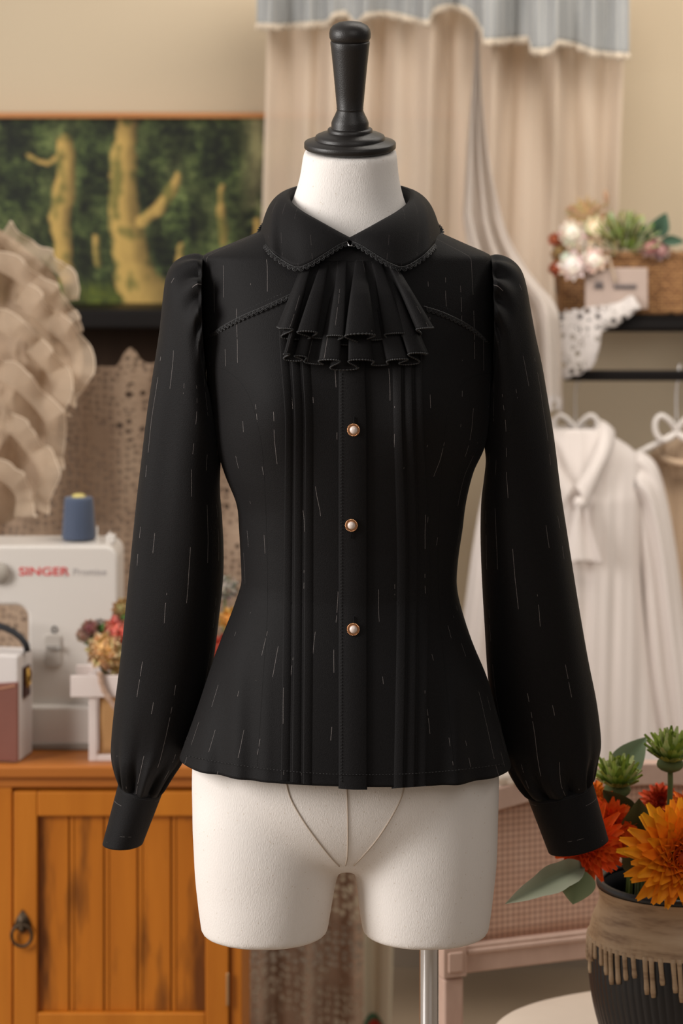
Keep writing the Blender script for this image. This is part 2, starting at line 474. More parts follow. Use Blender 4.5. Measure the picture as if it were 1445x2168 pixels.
stitches('hem_stitching', hem, .0045, BL, step=7)
YK_L = [(436, 716), (452, 703), (478, 686), (515, 667), (555, 650), (590, 634), (616, 622)]
YK_R = [(895, 648), (925, 657), (955, 669), (990, 687), (1015, 705), (1037, 728)]
stitches('yoke_stitching', [(437, 703), (470, 680), (510, 660), (555, 640), (600, 620)], .0004, BL, step=7)
stitches('yoke_stitching', [(905, 640), (955, 657), (992, 676), (1037, 712)], .0004, BL, step=7)
seam_line('armhole_seam', [(429, 548), (433, 600), (434, 680), (437, 760), (442, 830)], .0012, M['thread'], BL, fn=lambda x, y: surf(x, y, -.0002))
seam_line('princess_seam', [(438, 776), (458, 777), (482, 786), (508, 808), (530, 845), (546, 900), (556, 960), (562, 1060), (566, 1180), (566, 1300), (556, 1450), (545, 1622)], .0007, M['thread'], BL, 90, fn=lambda x, y: surf(x, y, .0001))
seam_line('princess_seam', [(1040, 790), (1018, 792), (995, 800), (968, 825), (948, 870), (938, 940), (930, 1060), (926, 1180), (930, 1300), (944, 1450), (960, 1622)], .0007, M['thread'], BL, 90, fn=lambda x, y: surf(x, y, .0001))

# sleeves
def sleeve(name, rows, cuff, side):
    """rows: outer (px,py), inner (px,py), depth, centre Y, gather"""
    A = catmull([Vector((r[0][0], r[0][1], 0)) for r in rows], 150)
    B = catmull([Vector((r[1][0], r[1][1], 0)) for r in rows], 150)
    C = catmull([Vector((r[2], r[3], r[4])) for r in rows], 150)
    nj = len(A) - 1
    def fn(u, v):
        s = v * nj; i = min(int(s), nj - 1); t = s - i
        a, b, c = A[i].lerp(A[i + 1], t), B[i].lerp(B[i + 1], t), C[i].lerp(C[i + 1], t)
        dep, yc, g = c
        a3, b3 = W(a.x, a.y, yc), W(b.x, b.y, yc)
        ph = 2 * PI * u
        ctr, h = (a3 + b3) / 2, (a3 - b3) / 2
        top = math.exp(-(v / .10) ** 2)
        cu = math.exp(-((1 - v) / .10) ** 2)
        rp = 0
        # gathers at the shoulder, near the outer edge
        rp += top * .16 * max(0, math.cos(ph * .8 - .55)) * math.sin(ph * 13 + 1.0 + v * 6) * min(1, .35 + v * 25) * .8
        # gathers running into the cuff
        rp += cu * (.165 * math.sin(ph * 12 + 2.2 * math.sin(ph * 2) + .8) + .04 * math.sin(ph * 23 + 1)) * min(1, (1 - v) * 55 + .15)
        # long soft folds
        lf = math.sin(PI * min(1, v * 1.05)) ** .8
        rp += 1.5 * lf * (.022 * math.sin(ph * 3 + v * 2.2 + side) + .014 * math.sin(ph * 5 - v * 3.5) + .02 * noise.noise(Vector((math.cos(ph) * 1.5, math.sin(ph) * 1.5, v * 4 + side * 9))))
        # extra wide folds above the cuff
        rp += math.exp(-((v - .88) / .09) ** 2) * .03 * math.sin(ph * 7 + 1.5)
        k = 1 + rp
        silh = abs(math.cos(ph)) ** 3
        kx = 1 + rp * (1 - .75 * silh)
        return ctr + h * math.cos(ph) * kx + Vector((0, -dep * math.sin(ph) * k, 0))
    o = MB().grid(fn, 168, 230, closed=True).build(name, M['fabs'], BL, solid=.001)
    (a0, b0), (a1, b1), yc, d0, d1 = cuff
    def cf(u, v):
        e = min(1, v)
        a = Vector((a0[0], a0[1], 0)).lerp(Vector((a1[0], a1[1], 0)), e); b = Vector((b0[0], b0[1], 0)).lerp(Vector((b1[0], b1[1], 0)), e)
        a3, b3 = W(a.x, a.y, yc), W(b.x, b.y, yc)
        ph = 2 * PI * u
        dd = d0 + (d1 - d0) * e
        rr = 1.0 + .012 * math.sin(ph * 3 + 1 + v * 2)
        edge = 1 - .03 * math.exp(-(v / .015) ** 2)
        return (a3 + b3) / 2 + (a3 - b3) / 2 * math.cos(ph) * edge + Vector((0, -dd * rr * math.sin(ph) * edge, 0))
    c = MB().grid(cf, 96, 44, closed=True).build('cuff', M['fabc'], o, solid=.0022)
    sp = [cf(u / 80, .035) + Vector((0, -.0013, 0)) for u in range(2, 39)]
    for k in range(0, 36): pass
    mb = MB()
    for k in range(0, 120):
        u = .01 + .48 * k / 120
        mb.tube([cf(u, .045) + Vector((0, -.0013, 0)), cf(u + .0024, .045) + Vector((0, -.0013, 0))], .0003, 4)
    mb.build('cuff_stitching', M['lace'], o)
    return o
g0 = 0.0
LS = [((431,543),(436,770),.074,0,0),((411,540),(435,800),.073,0,0),((387,545),(446,838),.071,0,0),((365,560),(453,872),.069,0,0),((352,588),(460,905),.067,0,0),
      ((345,640),(465,935),.065,0,0),((338,705),(467,962),.063,0,0),((325,790),(465,1003),.062,.004,0),((313,870),(465,1045),.061,.008,0),((302,960),(469,1095),.06,.012,0),
      ((289,1070),(472,1160),.059,.018,0),((279,1170),(471,1225),.058,.025,0),((267,1290),(463,1305),.058,.034,0),((256,1395),(451,1398),.058,.045,0),
      ((243,1500),(430,1500),.058,.055,0),((237,1570),(410,1565),.056,.06,0),((238,1606),(391,1606),.053,.06,0),((245,1636),(367,1640),.046,.06,0),((254,1663),(341,1682),.035,.06,0)]
sleeve('sleeve', LS, (((252, 1660), (341, 1681)), ((219, 1786), (301, 1784)), .06, .036, .033), 0.0)
RS = [((1037,543),(1040,770),.074,0,0),((1058,543),(1041,805),.073,0,0),((1082,552),(1033,842),.071,0,0),((1101,571),(1029,880),.069,0,0),((1112,602),(1026,915),.067,0,0),
      ((1121,650),(1026,945),.065,0,0),((1132,708),(1029,978),.063,0,0),((1146,772),(1025,1018),.062,.004,0),((1158,842),(1020,1060),.061,.008,0),((1172,930),(1018,1112),.06,.012,0),
      ((1186,1040),(1019,1180),.059,.018,0),((1203,1150),(1022,1250),.058,.025,0),((1223,1276),(1027,1335),.058,.034,0),((1243,1392),(1033,1430),.058,.045,0),
      ((1262,1490),(1044,1518),.058,.055,0),((1270,1570),(1058,1590),.056,.06,0),((1263,1612),(1074,1630),.053,.06,0),((1257,1638),(1092,1660),.048,.06,0),((1252,1657),(1118,1689),.041,.06,0)]
sleeve('sleeve', RS, (((1252, 1655), (1117, 1687)), ((1285, 1776), (1162, 1804)), .06, .042, .04), 1.7)

# collar: two rounded halves folding down from a stand
def collar_half(sd):
    m = (lambda x: x) if sd < 0 else (lambda x: 1480 - x)
    k = 0 if sd < 0 else 1
    fold = [W(m(742), 505, -.083), W(m(712), 489, -.084), W(m(678), 470, -.078), W(m(643), 450, -.064), W(m(619), 431, -.040), W(m(611), 414, -.010), W(m(619), 402, .020), W(m(650), 392, .045), W(m(700), 386, .06), W(m(742), 384, .065)]
    ro = 3 if sd > 0 else 0
    out = [surf(m(740), 509, .014), surf(m(716), 519, .017), surf(m(686), 538, .018), surf(m(655), 557, .017), surf(m(628), 565, .014), surf(m(598), 551, .010), surf(m(570), 527, .008)] + \
          [W(m(552 - ro), 490, -.004), W(m(592), 462, .06), W(m(660), 440, .10), W(m(742), 436, .11)]
    FO, OU = catmull(fold, 121), catmull(out, 121)
    # re-time so fold and outer edge run side by side
    def fn(u, v):
        a = FO[0]; s = u * 120; i = min(int(s), 119); t = s - i
        a = FO[i].lerp(FO[i + 1], t); b = OU[i].lerp(OU[i + 1], t)
        mid = (a + b) / 2
        outw = Vector((mid.x - .009, mid.y - .0, 0)).normalized() * .8 + Vector((0, 0, .35))
        bul = .014 * math.sin(PI * v ** .7) * min(1, .12 + 1.3 * u)
        return a.lerp(b, v) + outw * bul
    o = MB().grid(fn, 110, 16).build('collar', M['fabk'], BL, solid=.0016)
    # inside stand between fold and neck
    def st(u, v):
        s = u * 120; i = min(int(s), 119); t = s - i
        a = FO[i].lerp(FO[i + 1], t)
        return a + Vector(((.009 - a.x) * .10 * v, -a.y * .08 * v, -.034 * v * min(1, .25 + u * 1.4)))
    MB().grid(st, 60, 4).build('collar_stand', M['fabp'], o, solid=.001)
    # scalloped lace along the outer edge
    lace_edge('lace_trim', OU[3:100], o, .0066, .0052)
    return o
def lace_edge(name, line, parent, pitch, drop, offn=.0005):
    L = [0]
    for a, b in zip(line, line[1:]): L.append(L[-1] + (b - a).length)
    def at(d):
        d = max(0, min(L[-1] - 1e-6, d))
        for k in range(len(L) - 1):
            if L[k + 1] >= d:
                t = (line[k + 1] - line[k]).normalized()
                return line[k].lerp(line[k + 1], (d - L[k]) / max(1e-9, L[k + 1] - L[k])), t
    n = int(L[-1] / pitch); mb = MB()
    sgn = 1 if (line[-1] - line[0]).x < 0 else -1
    for i in range(n):
        for (rad, frac, r) in ((.5, 1.0, .0006), (.3, .62, .00045), (.13, .3, .0005)):
            pts = []
            for j in range(9):
                a = PI * j / 8
                p, t = at((i + .5 + rad * -math.cos(a)) * pitch)
                dn = Vector((0, -.15, 0)) + t.cross(Vector((0, -1, 0))) * -sgn
                dn.normalize()
                pts.append(p + dn * (drop * frac * math.sin(a)) + Vector((0, -.0012, 0)))
            mb.tube(pts, r, 4)
        for j in (-1, 0, 1):
            p, t = at((i + .5 + j * .28) * pitch)
            dn = (Vector((0, -.15, 0)) + t.cross(Vector((0, -1, 0))) * -sgn).normalized()
            mb.tube([p + dn * drop * .45 + Vector((0, -.0014, 0)), p + dn * drop * (.98 - .22 * abs(j)) + Vector((0, -.0014, 0))], .0004, 4)
    mb.tube([p + Vector((0, -.0013, 0)) for p in line], .0006, 4)
    return mb.build(name, M['lace'], parent)
collar_half(-1); collar_half(1)
def line_on(pts, n, off): return [surf(p.x, p.y, off) for p in catmull([Vector((a, b, 0)) for a, b in pts], n)]
lace_edge('yoke_lace_trim', line_on(YK_L, 60, .0028)[::-1], BL, .0062, .005)
lace_edge('yoke_lace_trim', line_on(YK_R, 60, .0028)[::-1], BL, .0062, .005)

# neck band with a little hook, and the jabot in two pleated tiers
mb = MB(); mb.grid(lambda u, v: surf(640 + 196 * u, 524 + 34 * v - 6 * math.sin(PI * u) * (1 - v), -.001 + .003 + .002 * math.sin(PI * v)), 40, 6)
nb = mb.build('neck_band', M['fabp'], BL, solid=.002)
MB().tube([surf(735, 514, .016), surf(738, 520, .017), surf(744, 521, .017), surf(745, 516, .016)], .0008, 6).build('hook', M['chrome'], BL)
def tier(name, top, bot, n, off, amp, A, seed):
    tops = catmull([Vector((a, b, 0)) for a, b in top], 60); bots = catmull([Vector((a, b, 0)) for a, b in bot], 60)
    def sp(c, u):
        s = max(0, min(1, u)) * 59; i = min(int(s), 58); return c[i].lerp(c[i + 1], s - i)
    def fn(u, v):
        th = 2 * PI * n * u + seed
        a, b = sp(tops, u), sp(bots, u)
        p = a.lerp(b, v)
        g = v ** .7
        edge = min(1, 8 * u, 8 * (1 - u))
        irr = 1 + .45 * math.sin(u * 15 + seed)
        dirn = 1 if u < .5 else -1
        x = p.x - A * g * math.sin(2 * th) * edge * irr + 3 * dirn * g * math.cos(th)
        dep = amp * (.18 + .82 * g) * (.5 + .5 * math.sin(th)) * irr
        y = p.y + 1.5 * g * math.sin(th * .5 + seed)
        return surf(x, y - 9 * g * math.sin(th) * irr * edge, off * (.25 + .75 * min(1, v * 2.2))) + Vector((0, -dep * min(1, .3 + v * 2) - .003 * g, 0))
    o = MB().grid(fn, 330, 40, uvs=lambda u, v: (u * 1.0, v * .5)).build(name, M['fabr'], BL, solid=.0011)
    e = [fn(i / 900, 1.0) for i in range(901)]
    MB().tube(e, .0011, 6, rf=lambda k: 1.0 + .38 * math.sin(k * 1.57)).build('rolled_hem', M['lace'], o)
    return o
tier('jabot_tier', [(648, 566), (740, 560), (828, 566)], [(600, 746), (650, 762), (740, 770), (840, 764), (903, 748)], 5.5, .006, .014, 13, .9)
tier('jabot_tier', [(642, 553), (690, 552), (740, 551), (790, 552), (833, 554)], [(584, 693), (640, 706), (700, 714), (760, 716), (840, 708), (913, 692)], 5.5, .011, .018, 15, -.6)

# pearl buttons
def button(px, py, hole):
    c = surf(px, py, .0055)
    rb = Matrix.Rotation(R(90), 3, 'X')
    b = MB().lathe([(.0012, -.002), (.0058, -.002), (.0070, -.0010), (.0073, 0), (.0070, .0010), (.0062, .0014), (.0050, .0012), (.0040, .0010), (.0005, .0010)], 32, c, rb)
    for k in range(26):
        a = 2 * PI * k / 26
        b.ball(c + Vector((math.cos(a) * .0067, -.0014, math.sin(a) * .0067)), .00078, 8, 5)
    b = b.build('button', M['gold'], BL)
    MB().ball(c + Vector((0, -.0016, 0)), .0044, 24, 14, (1, .75, 1)).build('pearl', M['pearl'], b)
    MB().tube([surf(px + 1.5, py + hole[0], .0046), surf(px + .5, (py * 2 + hole[0] + hole[1]) / 2, .0052), surf(px, py + hole[1], .0046)], .0008, 5).build('buttonhole', M['thread'], BL)
button(748, 910, (-27, 6)); button(743.5, 1112, (-6, 28)); button(747.5, 1332, (-27, 6))

# ================================================================== BACKGROUND
# ---- wood materials
def wood(name, c1, c2, scale=3.0, rough=.4, stretch=(12, 12, 1.0), dark=None, bump=.12, spec=.45):
    nt = NT(name); v = nt.obj(stretch)
    n1 = nt.noise(v, scale, 6, .6); n2 = nt.noise(nt.obj((14, 3, 2.6)), 1.0, 4, .6)
    col = nt.mix(n1, lin(c1), lin(c2))
    if dark:
        m = ramp(nt, n2, [(.47, (0, 0, 0)), (.60, (1, 1, 1))])
        col = nt.mix(nt.math('MULTIPLY', m, .8), col, lin(dark))
    nt.set(base=col, rough=rough, spec=spec); nt.bump(n1, bump, .002)
    return nt.mat
M['cab'] = wood('honey_oak', (164, 90, 16), (206, 128, 38), 3, .38, (9, 9, .9))
M['cabtop'] = wood('honey_oak_top', (150, 84, 30), (190, 116, 48), 3, .36, (.9, 9, 9))
M['cabpanel'] = wood('honey_oak_panel', (160, 88, 14), (206, 124, 34), 3.0, .4, (10, 10, .8), dark=(70, 32, 8))
M['iron'] = plain('antique_iron', (80, 66, 52), .45, .3, 60, .4, metal=.8)

# ---- cabinet
Y0 = 1.0
def P(px, py, Y=Y0): return W(px, py, Y)
cz_top = P(0, 1618).z
CAB = thing('cabinet', 'honey-orange wooden cabinet with tongue-and-groove door under the sewing machine', 'cabinet', Vector((P(255, 0).x, 1.2, 0)))
xl, xr = P(-230, 0).x, P(512, 0).x
mb = MB(); mb.box((xl, Y0 + .012, .05), (xr, 1.38, cz_top - .018)); mb.build('carcass', M['cab'], CAB, bevel=.003)
mb = MB(); mb.box((xl - .012, Y0 - .012, cz_top - .02), (xr + .008, 1.39, cz_top)); mb.build('top_board', M['cabtop'], CAB, bevel=.005)
mb = MB(); mb.box((xl, Y0 - .002, P(0, 1668).z), (xr, Y0 + .012, P(0, 1640).z)); mb.build('top_moulding', M['cabtop'], CAB, bevel=.004)
mb = MB(); mb.box((xl, Y0, P(0, 2330).z), (P(26, 0).x, Y0 + .012, P(0, 1668).z)); mb.build('stile', M['cab'], CAB, bevel=.002)
mb = MB(); mb.box((P(487, 0).x, Y0, .05), (xr, Y0 + .012, P(0, 1668).z)); mb.build('stile', M['cab'], CAB, bevel=.002)
for a in (xl, xr - .04):
    for yy in (Y0 + .01, 1.33): MB().box((a, yy, 0), (a + .04, yy + .04, .06)).build('foot', M['cab'], CAB, bevel=.002)
# door frame, one closed object with stiles and rails
mb = MB(); zb, zt = P(0, 2240).z, P(0, 1674).z
dx0, dx1, ix0, ix1 = P(30, 0).x, P(484, 0).x, P(80, 0).x, P(435, 0).x
iz0, iz1 = P(0, 2142).z, P(0, 1726).z
for a, b in (((dx0, zb), (ix0, zt)), ((ix1, zb), (dx1, zt)), ((ix0, iz1), (ix1, zt)), ((ix0, zb), (ix1, iz0))):
    mb.box((a[0], Y0 - .008, a[1]), (b[0], Y0 + .012, b[1]))
DOOR = mb.build('door', M['cab'], CAB, bevel=.0025)
gx = [80, 152, 226, 297, 368, 435]
mb = MB()
for k in range(5): mb.box((P(gx[k], 0).x + (.0040 if k else 0), Y0 + .003, iz0), (P(gx[k + 1], 0).x - (.0052 if k < 4 else 0), Y0 + .011, iz1))
for k in range(1, 5): mb.box((P(gx[k], 0).x - .0030, Y0 + .0022, iz0), (P(gx[k], 0).x + .0036, Y0 + .011, iz1))
mb.build('door_panel', M['cabpanel'], DOOR, bevel=.0015)
c = P(47, 1955, Y0 - .012)
mb = MB().prism([(c.x, P(0, 1922).z), (c.x + .009, P(0, 1940).z), (c.x + .014, P(0, 1958).z), (c.x + .006, P(0, 1966).z), (c.x, P(0, 1972).z), (c.x - .006, P(0, 1966).z), (c.x - .014, P(0, 1958).z), (c.x - .009, P(0, 1940).z)], Y0 - .0115, Y0 - .007)
mb.ball((c.x, Y0 - .015, P(0, 1960).z), .006)
mb.tube([Vector((c.x + .0155 * math.cos(a), Y0 - .018, P(0, 1974).z + .0165 * math.sin(a))) for a in [2 * PI * k / 28 for k in range(28)]], .0026, 8, closed=True)
mb.build('ring_pull', M['iron'], DOOR)
mb = MB(); hx = P(482, 0).x; mb.lathe([(.0024, 0), (.0026, .002), (.0026, .048), (.0024, .05)], 12, Vector((hx, Y0 - .009, P(0, 2125).z))); mb.build('hinge', plain('dull_hinge', (176, 138, 96), .45, .1, metal=.6), DOOR)

# ---- sewing machine
M['white_plastic'] = plain('white_enamel_plastic', (210, 203, 196), .35, .02, 5, 0, spec=.5)
M['dark'] = plain('dark_plastic', (26, 26, 30), .4, .1, 30, .1)
YM = 1.10
SEW = thing('sewing_machine', 'white sewing machine with red lettering on top of the wooden cabinet', 'sewing machine', Vector((P(60, 0, YM).x, 1.17, cz_top)))
def rr(x0, z0, x1, z1, rad, n=8, corners=(1, 1, 1, 1)):
    pts = []
    for (cx, cz, a0, on) in ((x1 - rad, z1 - rad, 0, corners[0]), (x0 + rad, z1 - rad, 90, corners[1]), (x0 + rad, z0 + rad, 180, corners[2]), (x1 - rad, z0 + rad, 270, corners[3])):
        if on:
            for k in range(n + 1):
                a = R(a0 + 90 * k / n); pts.append((cx + rad * math.cos(a), cz + rad * math.sin(a)))
        else: pts.append({0: (x1, z1), 90: (x0, z1), 180: (x0, z0), 270: (x1, z0)}[a0])
    return pts
mx0, mx1 = P(-330, 0, YM).x, P(248, 0, YM).x
mz = lambda py: P(0, py, YM).z
mxx = lambda px: P(px, 0, YM).x
# C-shaped body: arm on top, column at right, throat open at left
poly = []
def arc(cx, cz, r_, a0, a1, n=8): return [(cx + r_ * math.cos(R(a0 + (a1 - a0) * k / n)), cz + r_ * math.sin(R(a0 + (a1 - a0) * k / n))) for k in range(n + 1)]
poly += [(mx1, mz(1500))] + arc(mx1 - .022, mz(1158) - .022, .022, 0, 90) + arc(mx0 + .03, mz(1158) - .03, .03, 90, 180)
poly += [(mx0, mz(1400)), (mx0 + .06, mz(1400)), (mx0 + .06, mz(1290))]
poly += [(mxx(-190), mz(1285))] + arc(mxx(57) - .02, mz(1285) - .02, .02, 90, 0) + [(mxx(57), mz(1500))]
mb = MB().prism(poly[::-1], YM + .015, YM + .135); mb.build('body', M['white_plastic'], SEW, bevel=.006)
mb = MB().box((mxx(-340), YM, cz_top + .006), (mxx(252), YM + .15, mz(1500) + .004)); mb.build('bed', M['white_plastic'], SEW, bevel=.006)
mb = MB().box((mxx(-335), YM - .002, cz_top), (mxx(250), YM + .145, cz_top + .012)); mb.build('base_tray', plain('grey_plastic', (150, 142, 132), .5, .03), SEW, bevel=.003)
# control recess with lever
mb = MB().prism(rr(mxx(92), mz(1415), mxx(128), mz(1346), .006), YM + .011, YM + .016); fp = mb.build('stitch_panel', plain('grey_panel', (186, 178, 170), .5, .03), SEW, bevel=.002)
mb = MB().box((mxx(97), YM + .004, mz(1377)), (mxx(126), YM + .012, mz(1368))); mb.ball((mxx(125), YM + .004, mz(1374)), .004); mb.build('reverse_lever', plain('lever_grey', (150, 144, 138), .4, .05), SEW, bevel=.001)
mb = MB().tube([Vector((mxx(113) + .004 * math.cos(a), YM + .0135, mz(1336) + .005 * math.sin(a))) for a in [2 * PI * k / 16 for k in range(16)]], .0009, 5, closed=True); mb.build('thread_guide', M['dark'], SEW)
# dial at the left edge
mb = MB().lathe([(.001, 0), (.015, 0), (.0165, .003), (.0165, .012), (.014, .016), (.001, .017)], 32, Vector((mxx(-6), YM + .016, mz(1215))), Matrix.Rotation(R(90), 3, 'X')); mb.build('dial', plain('dial_grey', (168, 160, 150), .4, .04), SEW)
def text(s, x, y, z, size, mat, parent, name, sx=1.0, ext=.0004, align='LEFT', off=0.0):
    cu = bpy.data.curves.new(name, 'FONT'); cu.body = s; cu.size = size; cu.extrude = ext; cu.align_x = align; cu.offset = off
    o = bpy.data.objects.new(name, cu); COL.objects.link(o)
    dg = bpy.context.evaluated_depsgraph_get(); dg.update()
    me = bpy.data.meshes.new_from_object(o.evaluated_get(dg)); bpy.data.objects.remove(o)
    me.name = name; me.materials.clear(); me.materials.append(mat)
    offv = Vector((0, 0, 0)); p = parent
    while p is not None: offv += p.location; p = p.parent
    for v_ in me.vertices:
        q = v_.co; v_.co = Vector((x + q.x * sx, y - q.z, z + q.y)) - offv
    o = bpy.data.objects.new(name, me); COL.objects.link(o); o.parent = parent
    return o
text('SINGER', mxx(37), YM + .0145, mz(1221), .0185, plain('red_print', (205, 50, 55), .5, .02, bump=0), SEW, 'lettering', 1.30, off=.0002)
text('|  Promise', mxx(134), YM + .0145, mz(1220), .0155, plain('grey_print', (176, 170, 168), .5, .02, bump=0), SEW, 'lettering', 1.05)
for a, h in ((197, 1128), (225, 1140)):
    mb = MB().lathe([(.003, 0), (.003, .004), (.0016, .006), (.0016, mz(h) - mz(1160)), (.0003, mz(h) - mz(1160) + .002)], 12, Vector((mxx(a), YM + .07, mz(1160)))); mb.build('spool_pin', M['white_plastic'], SEW)
mb = MB().box((mxx(218), YM + .05, mz(1160)), (mxx(238), YM + .07, mz(1142))); mb.build('bobbin_winder', M['white_plastic'], SEW, bevel=.002)
# ---- blue thread cone standing on the machine
xc = mxx(157)
TC = thing('thread_cone', 'navy blue cone of sewing thread standing on the white sewing machine', 'thread', Vector((xc, YM + .075, mz(1158))))
nt = NT('navy_thread'); v = nt.obj((1, 1, 1)); wv = nt.n('ShaderNodeTexWave'); wv.bands_direction = 'Z'; wv.inputs['Scale'].default_value = 260; wv.inputs['Distortion'].default_value = 2; nt.l(v, wv.inputs['Vector'])
nt.set(base=nt.mix(wv.outputs['Fac'], lin((48, 60, 84)), lin((76, 88, 112))), rough=.7, sheen=.2); nt.bump(wv.outputs['Fac'], .4)
hh = mz(1064) - mz(1158)
s_ = 4.35 / F
MB().lathe([(36 * s_ * .93, .002), (36 * s_, .006), (31 * s_, hh - .006), (29.5 * s_, hh - .001), (24 * s_, hh)], 40, Vector((xc, YM + .075, mz(1158)))).build('winding', nt.mat, TC)
MB().lathe([(36 * s_ * .6, 0), (35 * s_ * .8, .004), (24 * s_, .005), (14 * s_, hh + .003), (8 * s_, hh + .005), (6 * s_, hh + .003)], 32, Vector((xc, YM + .075, mz(1158)))).build('core', plain('yellow_core', (196, 180, 110), .6), TC)

# ---- box bag, canvas with leather pocket
BAG = thing('box_bag', 'white canvas box bag with stitched brown leather pocket beside the sewing machine', 'bag', Vector((P(-40, 0, 1.02).x, 1.05, cz_top)))
bx0, bx1, YB0, YB1 = P(-170, 0, 1.02).x, P(50, 0, 1.02).x, 1.02, 1.10
bzt = P(0, 1385, 1.02).z
MB().box((bx0, YB0, cz_top), (bx1 + .0, YB1 - .006, bzt)).build('body', plain('white_canvas_bag', (206, 198, 194), .7, .05, 40, .3), BAG, bevel=.004)
M['leather'] = plain('brown_leather', (120, 72, 60), .5, .22, 14, .3)
ob = MB(); zt_ = P(0, 1440, 1.02).z
ob.prism([(bx0, cz_top + .003), (bx1 + .001, cz_top + .003), (bx1 + .001, zt_), (bx1 - .03, zt_ - .003), ((bx0 + bx1) / 2, zt_ - .012), (bx0 + .03, zt_ - .003), (bx0, zt_)], YB0 - .005, YB0 + .001)
LP = ob.build('leather_pocket', M['leather'], BAG, bevel=.002)
mb = MB()
for k in range(26):
    t = k / 26; x = bx1 - .004 - t * (bx1 - bx0) * .95
    z = zt_ - .007 - .010 * math.sin(min(1, t * 1.1) * PI)
    mb.tube([Vector((x, YB0 - .0062, z)), Vector((x - .0042, YB0 - .0068, z + .0016))], .0011, 5)
mb.build('stitching', plain('tan_thread', (214, 160, 122), .6), LP)
mb = MB(); hc = []
for k in range(13):
    a = PI * k / 12; hc.append(Vector((P(-45, 0, 1.02).x + .075 * math.cos(a), 1.05, bzt + .001 + .042 * math.sin(a))))
mb.tube(hc, .0055, 8); mb.build('handle', M['dark'], BAG)
mb = MB().box((bx1 + .0005, YB0 + .02, P(0, 1480, 1.02).z), (bx1 + .004, YB0 + .05, P(0, 1415, 1.02).z)); tb = mb.build('side_tab', plain('dark_leather', (70, 38, 30), .5, .1), BAG, bevel=.001)
mb = MB().tube([Vector((bx1 + .006, YB0 + .034 + .010 * math.cos(a), P(0, 1438, 1.02).z + .014 * math.sin(a))) for a in [2 * PI * k / 16 for k in range(16)]], .0018, 6, closed=True)
mb.tube([Vector((bx1 + .007, YB0 + .03, P(0, 1420, 1.02).z)), Vector((bx1 + .009, YB0 + .02, P(0, 1458, 1.02).z))], .0016, 6); mb.build('buckle', M['brass'], tb)

BAG.rotation_euler = (0, 0, R(-11))
# ---- flowers: builders
LG = 'leaves around the ribbed vase'
nt = NT('flower_petals'); at = nt.n('ShaderNodeVertexColor'); at.layer_name = 'Col'
nt.set(base=at.outputs[0], rough=.6, spec=.2); nt.b.inputs['Subsurface Weight'].default_value = 0
M['petal'] = nt.mat
def frame(n):
    n = n.normalized(); a = n.cross(Vector((0, 0, 1)));
    if a.length < .1: a = n.cross(Vector((1, 0, 0)))
    a.normalize(); return a, n.cross(a), n
def petal(mb, c, fr, ang, elev, L, w, curl, c0, c1, ruffle=0, r0=0.0, nl=5, nw=3, tip=.5):
    a, b, n = fr
    rad = a * math.cos(ang) + b * math.sin(ang); tan = -a * math.sin(ang) + b * math.cos(ang)
    def fn(u, v):
        e = elev + curl * v
        # position along the petal by small-step approximation
        e2 = elev + curl * v * .5
        d = (rad * math.cos(e2) + n * math.sin(e2)) * (L * v)
        ww = w * (math.sin(PI * min(1, (v * .88 + .12) ** tip)) ** .8 if v < .999 else .18)
        x = (u - .5) * 2
        up = (-rad * math.sin(e) + n * math.cos(e))
        return c + rad * r0 + d + tan * (x * ww * .5) + up * (abs(x) ** 2 * w * .18 + ruffle * math.sin(x * 9 + v * 5 + ang * 3) * v)
    mb.grid(fn, nw, nl, cfn=lambda u, v: tuple(c0[k] + (c1[k] - c0[k]) * v for k in range(3)))
def via(p):
    p = Vector(p); return p + Vector((0, 0, .075))
def chrysanthemum(name, label, c, n, rad, cin, cout, stem_to, cat='flower', group=None, layers=6, green=True):
    t = thing(name, label, cat, Vector(stem_to), group)
    mb = MB(); fr = frame(n); cin, cout = lin(cin), lin(cout)
    for k in range(layers):
        f = k / (layers - 1)             # 0 outer .. 1 inner
        m = int(22 - 8 * f)
        for j in range(m):
            an = 2 * PI * (j + .5 * (k % 2)) / m + random.uniform(-.09, .09)
            L = rad * (1 - .62 * f) * random.uniform(.9, 1.08)
            tc = tuple(cout[q] + (cin[q] - cout[q]) * f * .8 for q in range(3))
            tc = tuple(x * random.uniform(.85, 1.15) for x in tc)
            bc = tuple(cout[q] * .25 + cin[q] * .75 for q in range(3))
            petal(mb, c + n.normalized() * rad * .10 * f, fr, an, -.12 + 1.05 * f, L, rad * .34, -.35 + .6 * f, bc, tc, nl=5, nw=2, tip=.8)
    mb.build('petals', M['petal'], t, solid=0)
    mb = MB(); mb.col = tuple(x * .6 for x in cin); mb.ball(c + n.normalized() * rad * .12, rad * .22, 14, 8, nz=.4); mb.build('flower_center', M['petal'], t)
    mb = MB(); mb.col = lin((92, 104, 50))
    a = c - n.normalized() * rad * .05
    mb.tube(catmull([a, a - n.normalized() * rad * .45 + Vector((0, 0, .0)), via(stem_to), Vector(stem_to)], 20), .0022, 6)
    if green:
        mb.col = lin((120, 128, 50))
        for j in range(12):
            petal(mb, a - n.normalized() * rad * .05, fr, 2 * PI * j / 12, -.35, rad * .62, rad * .16, .3, lin((90, 100, 40)), lin((150, 150, 60)), nl=3, nw=2)
    mb.build('stem', M['petal'], t)
    return t
